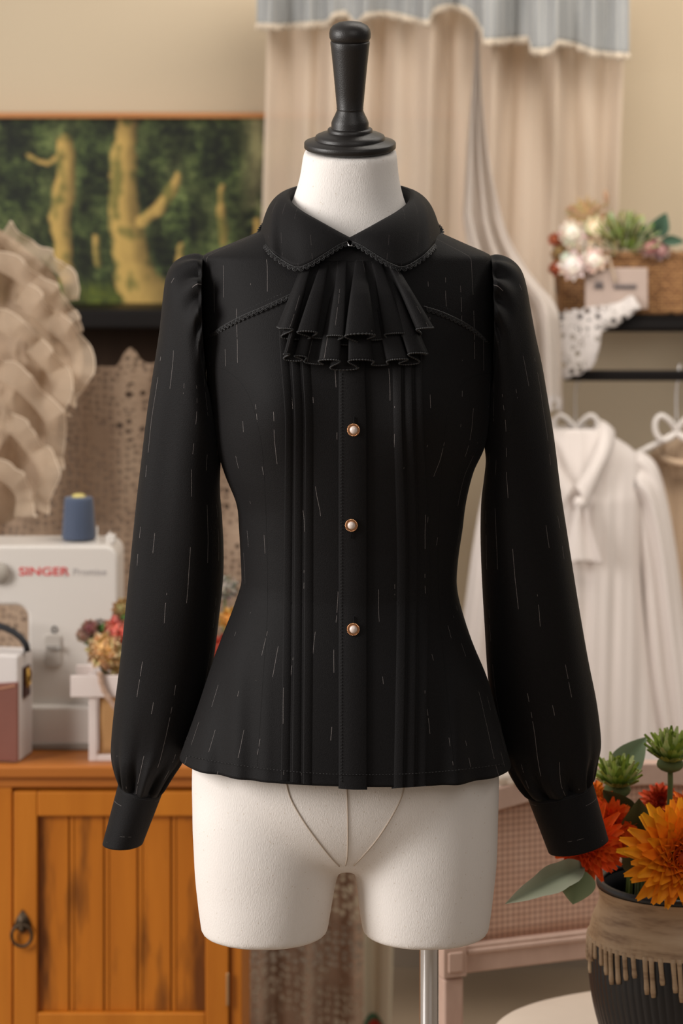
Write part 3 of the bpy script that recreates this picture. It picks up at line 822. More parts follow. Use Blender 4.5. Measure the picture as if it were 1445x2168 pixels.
def ruffled_flower(name, label, c, n, rad, cin, cout, stem_to=None, group=None, layers=5, ruf=.12, cat='flower'):
    t = thing(name, label, cat, Vector(stem_to if stem_to else c), group)
    mb = MB(); fr = frame(n); cin, cout = lin(cin), lin(cout)
    for k in range(layers):
        f = k / max(1, layers - 1); m = int(11 - 4 * f)
        for j in range(m):
            an = 2 * PI * (j + .5 * (k % 2)) / m + random.uniform(-.15, .15)
            tc = tuple((cout[q] + (cin[q] - cout[q]) * f) * random.uniform(.88, 1.1) for q in range(3))
            bc = tuple(x * .85 for x in tc)
            petal(mb, c - n.normalized() * rad * .15, fr, an, .05 + 1.15 * f, rad * (1 - .22 * f), rad * (.85 - .3 * f), .5 + .4 * f, bc, tc, ruffle=rad * ruf, nl=5, nw=5, tip=.75)
    mb.col = tuple(min(1, x * 1.0) for x in cin); mb.ball(c + n.normalized() * rad * .10, rad * .50, 20, 12, nz=.22, seed=rad * 99)
    mb.build('petals', M['petal'], t)
    mb = MB(); mb.col = lin((90, 104, 58)); e = Vector(stem_to) if stem_to else c - n.normalized() * rad * 1.5
    mb.tube([c - n.normalized() * rad * .2, (c + e) / 2 - n.normalized() * rad * .2, e], .0018, 5)
    mb.build('stem', M['petal'], t); return t
def leaf_mesh(mb, a, b, w, nrm, c0, c1, bend=.2, curl=.15, lobes=0):
    ax = (b - a); L = ax.length; ax.normalize(); side = ax.cross(nrm).normalized(); up = side.cross(ax)
    def fn(u, v):
        x = (u - .5) * 2; ww = w * math.sin(PI * v ** .75) ** .9 * (1 + (.16 * abs(math.sin(v * PI * lobes)) if lobes else 0))
        return a + ax * L * v + side * x * ww * .5 + up * (bend * L * math.sin(PI * v) + abs(x) * ww * curl)
    mb.grid(fn, 6, 14, cfn=lambda u, v: tuple(c0[k] + (c1[k] - c0[k]) * (abs(u - .5) * 1.2 + .4 * v) for k in range(3)))
def leaf_thing(name, label, a, b, w, nrm, c0, c1, stem_to, bend=.1, curl=.15, group=None, lobes=0):
    t = thing(name, label, 'leaf', Vector(stem_to), group)
    mb = MB(); leaf_mesh(mb, a, b, w, nrm, lin(c0), lin(c1), bend, curl, lobes); mb.build('leaf_blade', M['petal'], t)
    mb = MB(); mb.col = lin((96, 108, 70)); mb.tube(catmull([a, via(stem_to) if group == LG else (a + Vector(stem_to)) / 2 + Vector((0, 0, .006)), Vector(stem_to)], 12), .0016, 5); mb.build('stem', M['petal'], t)
    return t

# ---- whitewashed flower crate on the cabinet
YC_ = 1.02
M['whitewash'] = wood('whitewashed_wood', (206, 190, 184), (226, 214, 208), 5, .7, (3, 3, 3))
CR = thing('flower_crate', 'whitewashed wooden flower crate with burlap panel on the cabinet, behind the left sleeve', 'flower crate', Vector((P(330, 0, YC_).x, 1.07, cz_top)))
cy = lambda py: P(0, py, YC_).z
cxx = lambda px: P(px, 0, YC_).x
dep_ = .07
for a in (188, 470):
    for yy in (YC_, YC_ + dep_):
        MB().box((cxx(a), yy, cz_top), (cxx(a + 17), yy + .012, cy(1425))).build('leg', M['whitewash'], CR, bevel=.0015)
for yy in (YC_ - .006, YC_ + dep_ + .012): MB().box((cxx(150), yy, cy(1475)), (cxx(508), yy + .006, cy(1429))).build('plank', M['whitewash'], CR, bevel=.0015)
MB().box((cxx(205), YC_, cz_top), (cxx(470), YC_ + .010, cy(1599))).build('bottom_rail', M['whitewash'], CR, bevel=.0015)
nt = NT('burlap'); v = nt.obj(); ck = nt.n('ShaderNodeTexChecker'); ck.inputs['Scale'].default_value = 420; nt.l(v, ck.inputs['Vector'])
nt.set(base=nt.mix(nt.math('MULTIPLY', ck.outputs['Fac'], .6), lin((190, 146, 96)), lin((158, 116, 72))), rough=.9); nt.bump(ck.outputs['Fac'], .3)
MB().grid(lambda u, v: Vector((cxx(208 + 260 * u), YC_ + .008 + .006 * math.sin(PI * u) + .001 * math.sin(v * 9), cy(1440 + 160 * v) + .002)), 20, 10).build('burlap_panel', nt.mat, CR, solid=.002)
MB().box((cxx(210), YC_ + .02, cy(1598)), (cxx(468), YC_ + dep_, cy(1440))).build('planter_box', plain('planter_brown', (110, 84, 66), .8), CR)
mb = MB().tube(catmull([Vector((cxx(212), YC_ - .010, cy(1420))), Vector((cxx(218), YC_ - .012, cy(1450))), Vector((cxx(235), YC_ - .014, cy(1480))), Vector((cxx(262), YC_ - .014, cy(1510))), Vector((cxx(310), YC_ - .012, cy(1520)))], 24), .0042, 7, rf=lambda k: 1 + .15 * math.sin(k * 2))
mb.build('rope_handle', plain('jute_rope', (176, 146, 126), .9, .2, 120, .6), CR)
G = 'artificial flowers in the whitewashed crate'
def cf_(px, py, dy, r, ci, co, label, kind='c', n=(0, -1, .25)):
    c = P(px, py, YC_ + dy); st = Vector((c.x * .6 + cxx(330) * .4, YC_ + .05, cy(1440)))
    st.x = max(cxx(215), min(cxx(462), c.x))
    return ruffled_flower('carnation', label, c, Vector(n), r * 1.1, ci, co, st, G, layers=7, ruf=.10)
cf_(222, 1378, .01, .030, (255, 208, 140), (255, 232, 190), 'peach yellow carnation lowest beside the left sleeve edge in the crate')
cf_(252, 1398, .03, .024, (255, 222, 150), (255, 236, 186), 'yellow carnation half hidden under the left sleeve above the crate plank')
cf_(252, 1340, .03, .028, (250, 140, 124), (252, 184, 166), 'coral pink carnation above the peach yellow ones')
cf_(260, 1290, .04, .018, (200, 190, 130), (226, 190, 150), 'small cream bud flower topmost in the crate beside the black sleeve')
cf_(190, 1330, .02, .014, (168, 92, 104), (216, 176, 160), 'small dusky pink bud at the far left of the crate bouquet')
cf_(176, 1345, .02, .012, (200, 160, 140), (222, 196, 176), 'tiny pale pink bud leaning furthest left out of the crate')
cf_(212, 1322, .03, .010, (190, 180, 170), (216, 210, 200), 'tiny white bud between green leaves in the crate')
cf_(215, 1345, .04, .012, (150, 100, 60), (190, 140, 96), 'small brown dried flower in the middle of the crate bouquet')
cf_(488, 1312, .03, .020, (250, 180, 90), (252, 216, 140), 'yellow carnation showing in the gap between sleeve and blouse waist')
cf_(470, 1375, .02, .024, (206, 90, 70), (222, 120, 96), 'coral red carnation in the gap low beside the blouse waist')
cf_(478, 1245, .05, .020, (200, 190, 178), (214, 206, 196), 'white carnation highest in the gap beside the blouse waist')
for (x, y, x2, y2) in ((200, 1350, 178, 1365), (205, 1342, 222, 1318), (195, 1345, 205, 1362), (255, 1315, 270, 1300), (484, 1345, 500, 1330)):
    a = P(x, y, YC_ + .03); b = P(x2, y2, YC_ + .02)
    leaf_thing('leaf_sprig', 'small dark green leaf among the crate flowers', a, b, .012, Vector((0, -1, .2)), (50, 84, 40), (96, 128, 66), (max(cxx(215), min(cxx(462), a.x)), YC_ + .05, cy(1440)), group='green leaves in the crate')

# ---- lace cloths
def lace_mat(name, rgb, dark, scale=46.0, alpha_lo=.5, cell=9.0):
    nt = NT(name); c = lin(rgb)
    v = nt.obj((1, .01, 1))
    vo = nt.n('ShaderNodeTexVoronoi'); vo.inputs['Scale'].default_value = scale; vo.inputs['Randomness'].default_value = .5; nt.l(v, vo.inputs[0])
    fine = ramp(nt, vo.outputs['Distance'], [(.22, (0, 0, 0)), (.40, (1, 1, 1))])
    patch = ramp(nt, nt.noise(v, cell * .9, 2), [(.36, (1, 1, 1)), (.42, (0, 0, 0))])
    fine = nt.math('MAXIMUM', fine, patch)
    big = nt.n('ShaderNodeTexVoronoi'); big.inputs['Scale'].default_value = cell; big.inputs['Randomness'].default_value = .7; nt.l(v, big.inputs[0])
    d = big.outputs['Distance']
    ringm = nt.math('LESS_THAN', nt.math('ABSOLUTE', nt.math('SUBTRACT', d, .17)), .075)
    core = nt.math('LESS_THAN', d, .05)
    hol = nt.n('ShaderNodeTexVoronoi'); hol.inputs['Scale'].default_value = cell * 6.5; hol.inputs['Randomness'].default_value = .5; nt.l(v, hol.inputs[0])
    dots = nt.math('LESS_THAN', hol.outputs['Distance'], .40)
    hole = nt.math('MAXIMUM', nt.math('MULTIPLY', ringm, dots), core)
    motif = nt.math('LESS_THAN', d, .27)
    mesh = nt.math('MAXIMUM', motif, nt.math('ADD', nt.math('MULTIPLY', fine, 1 - alpha_lo), alpha_lo))
    al = nt.math('MULTIPLY', mesh, nt.math('SUBTRACT', 1.0, nt.math('MULTIPLY', hole, .9)))
    big2 = nt.noise(v, cell * .8, 3)
    nt.set(base=nt.mix(nt.math('MULTIPLY', big2, .9), c, lin(dark)), rough=.9, spec=.1)
    nt.alpha(al)
    nt.bump(nt.math('ADD', fine, motif), .4, .002)
    return nt.mat
M['lace_tan'] = lace_mat('ecru_crochet', (192, 170, 148), (136, 112, 94), 76, .38, 9)
M['lace_tan2'] = lace_mat('ecru_crochet_low', (200, 172, 150), (120, 94, 78), 70, .0, 12)
M['lace_white'] = lace_mat('white_guipure', (228, 220, 214), (150, 142, 142), 60, .0, 26)
# crochet shawl behind the machine
TOP = [(-120, 700), (100, 745), (190, 772), (245, 776), (262, 750), (274, 736), (285, 742), (300, 764), (320, 770), (345, 762), (420, 780), (600, 830)]
def shawl(u, v):
    px = -120 + 720 * u; t = interp(TOP, px); py = t + (1640 - t) * v
    fold = .022 * math.sin(px * .045 + v * 2) + .014 * math.sin(px * .021 - v * 4) + .02 * noise.noise(Vector((px * .012, v * 3, 0)))
    pk = math.exp(-((px - 275) / 22) ** 2) * .03 * math.exp(-v * 3)
    return W(px, py, 1.62 + fold - pk)
tag(MB().grid(shawl, 140, 90).build('crochet_shawl', M['lace_tan']), 'ecru crocheted lace shawl hanging behind the sewing machine', 'lace shawl')
def lowcurt(u, v):
    px = 505 + 290 * u; py = 1480 + 1000 * v
    return W(px, py, 1.75 + .03 * math.sin(px * .055 + 1) + .012 * math.sin(px * .13 + v * 3))
tag(MB().grid(lowcurt, 120, 60).build('lace_curtain', M['lace_tan2']), 'brownish ecru lace curtain hanging to the floor behind the dress form legs', 'curtain')
# embroidered cloth next to it
nt = NT('embroidered_linen'); v = nt.obj((1, .01, 1))
vo = nt.n('ShaderNodeTexVoronoi'); vo.inputs['Scale'].default_value = 11; nt.l(v, vo.inputs[0])
m1 = nt.math('LESS_THAN', vo.outputs['Distance'], .26)
hue = nt.math('GREATER_THAN', nt.noise(v, 22, 1), .5)
nt.set(base=nt.mix(m1, lin((196, 186, 164)), nt.mix(hue, lin((176, 52, 40)), lin((74, 110, 84)))), rough=.9)
def emb(u, v):
    px = 770 + (62 - 10 * v * v) * u; py = 1900 + 330 * v
    return W(px, py, 1.6 + .02 * math.sin(u * 5))
tag(MB().grid(emb, 24, 30).build('embroidered_cloth', nt.mat, solid=.002), 'pale cloth embroidered with red and green flowers, hanging beside the lace curtain', 'cloth')

# ---- shelf under the painting; added dark brown board stands in for the shadow below
M['black_rail'] = plain('black_lacquer', (15, 11, 10), .5, .1, 20, .05, spec=.2)
YS = 2.05
SH = thing('wall_shelf', 'long black wall shelf with dark brown shadow panel under the painting', 'shelf', W(150, 697, 2.3))
MB().box(W(-420, 697, YS), W(600, 655, YS) + Vector((0, .25, 0))).build('shelf_board', M['black_rail'], SH, bevel=.006)
mb = MB(); a = W(-420, 1900, 2.27); b = W(545, 690, 2.27); mb.box((a.x, 2.27, a.z), (b.x, 2.315, b.z)); mb.build('shadow_panel', wood('shadow_brown', (64, 48, 38), (84, 64, 50), 3, .7), SH)

# ---- painting of a wood in a thin frame
YP = 2.29
PT = thing('landscape_painting', 'framed painting of sunlit tree trunks in a green wood, above the black shelf', 'painting', W(380, 650, YP))
x0, x1, t0, t1 = -230, 968, 246, 652
def dseg(p, a, b):
    ab = (b[0] - a[0], b[1] - a[1]); L = ab[0] ** 2 + ab[1] ** 2
    t = max(0, min(1, ((p[0] - a[0]) * ab[0] + (p[1] - a[1]) * ab[1]) / L))
    return math.hypot(p[0] - a[0] - ab[0] * t, p[1] - a[1] - ab[1] * t), t
trunks = [[(272, 240, 24), (262, 330, 28), (262, 440, 33), (276, 530, 38), (290, 600, 44), (312, 630, 62)], [(138, 300, 17), (140, 370, 23), (128, 460, 24), (134, 540, 20), (142, 590, 16)],
          [(300, 470, 13), (335, 440, 15), (362, 405, 15), (376, 372, 8)], [(470, 395, 6), (466, 450, 9), (474, 510, 9)], [(60, 330, 5), (100, 345, 5), (130, 330, 7)],
          [(380, 520, 6), (382, 570, 8)], [(205, 500, 6), (204, 560, 7)], [(545, 470, 10), (550, 560, 14), (552, 620, 16)], [(-60, 280, 20), (-66, 420, 24), (-50, 600, 34)], [(700, 260, 18), (690, 400, 24), (712, 600, 36)], [(860, 300, 12), (850, 600, 24)]]
def pcol(u, v):
    px, py = x0 + (x1 - x0) * u, t0 + (t1 - t0) * v
    wx = px + 5 * fbm(px * .022, py * .022, 3, 2); wy = py + 4 * fbm(px * .03, py * .03, 9, 2)
    n1 = fbm(px * .012, py * .014, 1, 6); n2 = fbm(px * .07, py * .08, 5, 4); n3 = fbm(px * .02 + 9, py * .012, 7, 4)
    d = .40 + .55 * n1 + .50 * n2 + .3 * fbm(px * .16, py * .18, 8, 2)
    d = max(0, min(1, d))
    dark, mid, hi = (26, 34, 20), (74, 88, 46), (128, 138, 84)
    c = [dark[k] + (mid[k] - dark[k]) * min(1, d * 2) + (hi[k] - mid[k]) * max(0, d * 2 - 1) for k in range(3)]
    shade = .78 + .5 * n3
    if py > 585:                                   # mossy ground
        g = min(1, (py - 585) / 40); gc = (88 + 30 * n2, 98 + 26 * n2, 34)
        c = [c[k] * (1 - g) + gc[k] * g for k in range(3)]
    if px > 480:                                   # pale sky glimpses
        g = max(0, min(1, (px - 500) / 40)) * max(0, min(1, .5 + 1.6 * n1 + (400 - abs(py - 430)) * .001))
        c = [c[k] * (1 - g * .75) + (188, 176, 130)[k] * g * .75 for k in range(3)]
    sh = min(1, max(.45, shade)); c = [x * sh for x in c]
    for tr in trunks:
        for a, b in zip(tr, tr[1:]):
            ds, t = dseg((wx, wy), a, b); w_ = a[2] + (b[2] - a[2]) * t
            if ds < w_:
                sd = (wx - (a[0] + (b[0] - a[0]) * t)) / w_
                m = fbm(px * .035, py * .012, 2, 3) * .8 + fbm(px * .012, py * .03, 12, 2) * .6
                g = max(0, min(1, (m - .02) / .4)); tc = [198 - 80 * g, 164 - 54 * g, 92 - 36 * g]
                l_ = .92 - .42 * sd * (1 if sd > 0 else .2) + .10 * m - .25 * max(0, (300 - py) / 60)
                fade = 1 if ds < w_ * .85 else .6
                c = [c[k] * (1 - fade) + tc[k] * l_ * fade for k in range(3)]
    return lin([max(0, min(255, x)) for x in c])
nt = NT('painted_canvas'); at = nt.n('ShaderNodeVertexColor'); at.layer_name = 'Col'; nt.set(base=at.outputs[0], rough=.5, spec=.3); nt.bump(nt.noise(nt.obj(), 150), .3)
MB().grid(lambda u, v: W(x0 + (x1 - x0) * u, t0 + (t1 - t0) * v, YP), 330, 130, cfn=pcol).build('canvas', nt.mat, PT)
fm = wood('amber_frame', (176, 112, 62), (202, 140, 86), 4, .4, (1, 8, 8))
a, b = W(x0, t0, YP), W(x1, t1, YP)
mb = MB()
for p, q in (((a.x - .012, a.z - .004), (b.x + .012, a.z + .007)), ((a.x - .012, b.z), (a.x, a.z)), ((b.x, b.z), (b.x + .012, a.z)), ((a.x - .012, b.z - .004), (b.x + .012, b.z + .001))):
    mb.box((p[0], YP - .018, p[1]), (q[0], YP + .02, q[1]))
mb.build('frame', fm, PT, bevel=.002)

# ---- sheer curtain with striped valance
def sheer(name, rgb, al, rough=.9):
    nt = NT(name); c = lin(rgb); v = nt.obj((1, .05, .1))
    f = nt.noise(v, 60, 3)
    nt.set(base=nt.mix(f, tuple(x * .93 for x in c), c), rough=rough, spec=.1, sheen=.2)
    tr = nt.n('ShaderNodeBsdfTranslucent'); nt.l(nt.b.inputs['Base Color'].links[0].from_socket, tr.inputs['Color'])
    ms = nt.n('ShaderNodeMixShader'); ms.inputs[0].default_value = .25; nt.l(nt.b.outputs[0], ms.inputs[1]); nt.l(tr.outputs[0], ms.inputs[2])
    tp = nt.n('ShaderNodeBsdfTransparent'); m2 = nt.n('ShaderNodeMixShader'); m2.inputs[0].default_value = 1 - al
    nt.l(ms.outputs[0], m2.inputs[1]); nt.l(tp.outputs[0], m2.inputs[2]); nt.l(m2.outputs[0], nt.out.inputs[0])
    nt.bump(f, .1)
    return nt.mat
CU = thing('sheer_curtain', 'cream sheer curtain with grey-blue striped valance hanging over the painting edge', 'curtain', W(945, -60, 2.15))
def cfold(px, v, s=1.0):
    return s * (.021 * math.sin(px * .041 + .6 * math.sin(px * .012) + .5 * v) + .014 * math.sin(px * .093 + 1.2 + v * 1.5) + .008 * noise.noise(Vector((px * .03, v * 2, 0))))
def curt(u, v):
    pl, pr = 572 - 18 * v, 1331 - 26 * v
    px = pl + (pr - pl) * u; py = -70 + 768 * v
    return W(px + 6 * math.sin(px * .05 + 2 * v), py, 2.16 + cfold(px, v))
MB().grid(curt, 260, 60).build('sheer_panel', sheer('cream_voile', (226, 207, 188), .84), CU)
nt = NT('striped_valance'); uv = nt.n('ShaderNodeUVMap'); sp_ = nt.n('ShaderNodeSeparateXYZ'); nt.l(uv.outputs[0], sp_.inputs[0])
fr_ = nt.math('FRACT', nt.math('MULTIPLY', sp_.outputs[0], 62)); st_ = nt.math('LESS_THAN', nt.math('ABSOLUTE', nt.math('SUBTRACT', fr_, .5)), .13)
nn = nt.noise(nt.obj((1, 1, .2)), 90)
nt.set(base=nt.mix(nt.math('MULTIPLY', st_, .9), nt.mix(nn, lin((158, 158, 156)), lin((174, 172, 168))), lin((104, 114, 124))), rough=.9)
VH = [(545, 52), (600, 54), (640, 50), (690, 47), (706, 30), (730, 26), (752, 48), (775, 30), (820, 27), (878, 40), (905, 46), (918, 22), (955, 12), (990, 22), (1018, 62), (1024, 86), (1070, 84), (1115, 80), (1122, 106), (1165, 104), (1180, 88), (1215, 94), (1262, 110), (1330, 116)]
def val(u, v):
    px = 543 + 788 * u; h = interp(VH, px)
    return W(px, -70 + (h + 70) * v, 2.075 + cfold(px, v * .4, .9) + .020 * math.sin(px * .052 + 2.0) ** 3)
VA = MB().grid(val, 300, 14).build('valance', nt.mat, CU, solid=.001)
mb = MB()
for k in range(420):
    u = k / 419 + random.uniform(-.001, .001); u = max(0, min(1, u)); p = val(u, 1.0)
    L = random.uniform(.006, .014); d = Vector((random.uniform(-.004, .004), -.002, -L))
    mb.tube([p + Vector((0, -.002, .003)), p + d * .5 + Vector((random.uniform(-.002, .002), -.004, 0)), p + d], .0013, 4)
tag(mb.build('fringe', plain('cream_fringe', (216, 202, 184), .9), VA), kind='stuff')
a, b = W(500, -75, 2.12), W(1380, -75, 2.12)
MB().tube([a, b], .011, 12).build('curtain_rod', M['black_rail'], CU)
# gathered swag of the same voile, falling in front of the shelf end
def swag(u, v):
    rt = interp([(60, 1012), (200, 1020), (330, 1034), (430, 1054), (500, 1074), (560, 1106), (600, 1135), (650, 1176), (700, 1186), (860, 1190)], 60 + 800 * v)
    lt = min(905 + 145 * v, rt - 6) if v > .5 else rt - 6 - (v / .5) ** 1.5 * (rt - 6 - 905 - 145 * v); px = lt + (rt - lt) * u
    return W(px, 60 + 800 * v - 14 * math.sin(u * 9) * v, 2.08 - .30 * min(1, v * 1.3) + .022 * math.sin(u * 17 + v * 3) + .012 * math.sin(u * 31 - v * 2))
SW = tag(MB().grid(swag, 90, 60).build('voile_swag', sheer('white_voile', (214, 203, 194), .93), None), 'gathered pale voile swag with eyelet hem falling beside the right shoulder', 'curtain')
def swh(u, v):
    p = swag(u, .985); return p + Vector((0, -.003, -.002 - (.022 + .006 * abs(math.sin(u * 40))) * v))
MB().grid(swh, 120, 4).build('eyelet_hem', M['lace_white'], SW)

# ---- black wall rack on the right
YR = 1.84
RK = thing('wall_rack', 'black wall rack with a shelf rail and a hanging bar at the right', 'rack', W(1400, 690, 2.3))
a = W(1178, 703, YR); b = W(1760, 668, YR)
MB().box((a.x, YR, W(0, 703, YR).z), (b.x, YR + .012, W(0, 668, YR).z)).box((a.x, YR, W(0, 673, YR).z), (b.x, 2.28, W(0, 668, YR).z)).build('shelf_rail', M['black_rail'], RK, bevel=.002)
MB().box((a.x, YR - .004, W(0, 699, YR).z - .0), (b.x, YR + .004, W(0, 684, YR).z)).build('front_lip', M['black_rail'], RK, bevel=.002)
a2 = W(1193, 806, YR + .02)
MB().box((a2.x, YR + .01, a2.z), (b.x, YR + .03, W(0, 784, YR + .02).z)).build('hanging_bar', M['black_rail'], RK, bevel=.003)
for px in (1560, 1740):
    x = W(px, 0, YR).x
    MB().box((x, YR + .01, a2.z), (x + .014, 2.32, a2.z + .016)).build('bracket', M['black_rail'], RK, bevel=.002)
zsh = W(0, 668, YR).z
# lace doily hanging over the rail
def doily(u, v):
    px = 1186 + 168 * u
    lo = interp([(1186, 800), (1225, 790), (1255, 770), (1268, 735), (1272, 700), (1300, 688), (1330, 668), (1354, 650)], px)
    hi = interp([(1186, 655), (1210, 655), (1260, 648), (1310, 640), (1336, 626), (1354, 648)], px)
    sc = 5 * abs(math.sin(u * 20)) * v
    py = hi + (lo - hi) * v + sc
    return W(px, py, YR - .012 - .018 * math.sin(v * 2.2) - .006 * math.sin(u * 14))
tag(MB().grid(doily, 80, 50).build('lace_doily', M['lace_white'], solid=.0015), 'white scalloped lace doily draped over the black shelf rail', 'doily')

# ---- basket of flowers on the rack
YK = YR + .02
nt = NT('wicker'); v = nt.obj(); br = nt.n('ShaderNodeTexBrick'); br.inputs['Scale'].default_value = 42; br.inputs['Mortar Size'].default_value = .03
mp = nt.n('ShaderNodeMapping'); mp.inputs['Rotation'].default_value = (R(90), 0, 0); nt.l(v, mp.inputs[0]); nt.l(mp.outputs[0], br.inputs[0])
br.inputs[1].default_value = (*lin((176, 128, 80)), 1); br.inputs[2].default_value = (*lin((136, 92, 52)), 1); br.inputs[3].default_value = (*lin((60, 38, 20)), 1)
nt.set(base=br.outputs[0], rough=.7); nt.bump(br.outputs[1], -.8, .003)
M['wicker'] = nt.mat
BK = thing('wicker_basket', 'brown wicker basket on the black wall rack', 'basket', Vector((W(1340, 0, YK).x, YK + .07, zsh)))
def bask(u, v):
    t = 2 * PI * u; k = 1 + .07 * v
    ex = lambda s: math.copysign(abs(s) ** .35, s)
    c = W(1335, 660, YK + .08)
    return Vector((c.x + .135 * k * ex(math.cos(t)), c.y + .07 * k * ex(math.sin(t)), zsh + .001 + .108 * v + .0018 * math.sin(u * 2 * PI * 34) ))
mb = MB().grid(bask, 140, 20, closed=True); mb.build('basket_body', M['wicker'], BK, solid=.005)
MB().tube([bask(k / 80, 1.0) for k in range(80)], .005, 8, closed=True).build('rim', M['wicker'], BK)
c = W(1335, 660, YK + .08)
MB().box((c.x - .12, c.y - .055, zsh + .004), (c.x + .12, c.y + .055, zsh + .07)).build('moss', plain('dry_moss', (96, 92, 60), .9, .3, 50, .8), BK)
TG = thing('wooden_tag', 'small whitewashed plaque with faded grey lettering leaning on the wicker basket', 'plaque', W(1305, 640, YK - .03))
pa, pb = W(1238, 642, YK - .02), W(1370, 567, YK - .02)
MB().box((pa.x, YK - .024, zsh + .012), (pb.x, YK - .016, pb.z)).build('board', wood('faded_plaque', (172, 152, 142), (188, 168, 156), 5, .8, (3, 3, 3)), TG, bevel=.002)
mb = MB()
for (p0, p1, q0, q1) in ((1258, 1276, 594, 612),):
    for k in range(3): mb.tube([W(p0 + k * 6, q1, YK - .026), W(p0 + 4 + k * 6, q0, YK - .026), W(p0 + 6 + k * 6, q1, YK - .026)], .0012, 4)
for k in range(8): mb.tube([W(1300 + k * 6, 611, YK - .026), W(1302 + k * 6, 601, YK - .026), W(1304 + k * 6, 611, YK - .026)], .0012, 4)
mb.build('lettering', plain('grey_lettering', (104, 104, 112), .7), TG)
mb = MB().tube(catmull([W(1275, 568, YK - .03), W(1285, 540, YK - .03), W(1296, 575, YK - .03), W(1302, 598, YK - .03)], 12), .0028, 6); mb.build('ribbon', plain('beige_ribbon', (190, 168, 146), .8), TG)
GB = 'flowers in the wicker basket'
def bf_(name, px, py, r, ci, co, label, dy=0, n=(-.1, -1, .3)):
    c = W(px, py, YK + .02 + dy); return ruffled_flower(name, label, c, Vector(n), r * 1.18, ci, co, (max(W(1225,0,YK).x, min(W(1440,0,YK).x, c.x)), YK + .06, zsh + .075), GB, layers=4, ruf=.03)
bf_('rose', 1210, 494, .024, (255, 248, 236), (246, 234, 218), 'white rose upper left in the wicker basket', -.02)
bf_('rose', 1262, 488, .026, (255, 242, 216), (248, 232, 206), 'cream rose in the middle of the wicker basket bouquet', -.01)
bf_('rose', 1212, 563, .027, (255, 248, 242), (246, 234, 226), 'white rose lowest, overhanging the wicker basket edge', -.05)
bf_('rose', 1256, 552, .023, (255, 246, 236), (248, 234, 220), 'white rose just above the plaque', -.05)
bf_('rose', 1345, 505, .020, (232, 222, 196), (222, 210, 180), 'cream rose half behind the green spray', .0)
bf_('rose', 1374, 524, .020, (206, 150, 146), (200, 166, 158), 'dusty pink flower at the right of the green spray', -.02)
bf_('rose', 1398, 532, .017, (196, 154, 150), (196, 166, 160), 'small dusty pink flower next to the eucalyptus', -.02)
bf_('dried_flower', 1174, 508, .013, (186, 108, 76), (200, 128, 96), 'small rust orange dried flower beside the upper white rose')
bf_('dried_flower', 1176, 570, .014, (176, 96, 70), (192, 116, 86), 'small rust orange dried flower beside the lowest white rose')
bf_('dried_flower', 1185, 530, .013, (190, 160, 110), (200, 172, 128), 'small tan dried flower between the rust orange ones')
PG = thing('pampas_plume', 'tan dried pampas plume rising behind the white roses', 'dried grass', (W(1240, 0, YK).x, YK + .06, zsh + .075), GB)
mb = MB()
for k in range(170):
    t = random.random(); base_ = W(1236 + random.uniform(-16, 16), 485 - 38 * t, YK + .03)
    an = random.uniform(-1.1, 1.1); L = random.uniform(.018, .04)
    mb.col = tuple(x * random.uniform(.8, 1.1) for x in lin((178, 146, 108)))
    d = Vector((math.sin(an), random.uniform(-.3, .3), math.cos(an))).normalized()
    mb.tube([base_, base_ + d * L * .5, base_ + d * L + Vector((math.sin(an) * .004, 0, -.003))], [.0018, .0026, .0006], 4)
tag(mb.build('plume', M['petal'], PG), kind='stuff'); MB().tube([W(1238, 480, YK + .03), Vector((W(1240, 0, YK).x, YK + .06, zsh + .075))], .002, 5).build('stem', M['petal'], PG)
PG2 = thing('grass_stalk', 'single thin pinkish dried grass stalk standing above the cream rose', 'dried grass', (W(1285, 0, YK).x, YK + .06, zsh + .075), GB)
mb = MB(); mb.col = lin((176, 140, 112)); mb.tube(catmull([Vector((W(1285, 0, YK).x, YK + .06, zsh + .075)), W(1276, 480, YK + .03), W(1283, 430, YK + .03), W(1280, 402, YK + .03)], 14), [.001] * 8 + [.002, .004, .005, .005, .004, .001], 6); mb.build('seed_head', M['petal'], PG2)
GS = thing('green_spray', 'fluffy light green spray in the middle of the basket bouquet', 'greenery', (W(1315, 0, YK).x, YK + .06, zsh + .075), GB)
mb = MB()
for k in range(330):
    an = random.gauss(0, .5); L = random.uniform(.02, .085)
    p0 = Vector((W(1318, 0, YK).x, YK + .0, W(0, 540, YK).z)); d = Vector((math.sin(an), random.uniform(-.45, .3), math.cos(an)))
    mb.col = tuple(x * random.uniform(.7, 1.2) for x in lin(random.choice(((110, 122, 56), (132, 142, 78), (172, 172, 130)))))
    mb.tube([p0 + d * L * .55, p0 + d * L], [.0007, .0016], 4)
tag(mb.build('needles', M['petal'], GS), kind='stuff')
mb = MB(); mb.col = lin((100, 110, 60)); mb.tube([p0 + Vector((0, 0, .04)), Vector((W(1315, 0, YK).x, YK + .06, zsh + .075))], .002, 5); mb.build('stem', M['petal'], GS)
for (x0_, y0_, x1_, y1_, w_, lb) in ((1372, 510, 1340, 468, .026, 'dark green eucalyptus leaf pointing left behind the green spray'), (1386, 502, 1410, 450, .036, 'broad dark green eucalyptus leaf standing upright'), (1400, 508, 1450, 512, .020, 'narrow dark green eucalyptus leaf pointing right')):
    leaf_thing('eucalyptus_leaf', lb, W(x0_, y0_, YK), W(x1_, y1_, YK - .01), w_, Vector((0, -1, .1)), (48, 70, 54), (78, 104, 84), (W(1385, 0, YK).x, YK + .06, zsh + .075), bend=.05, group='eucalyptus leaves')

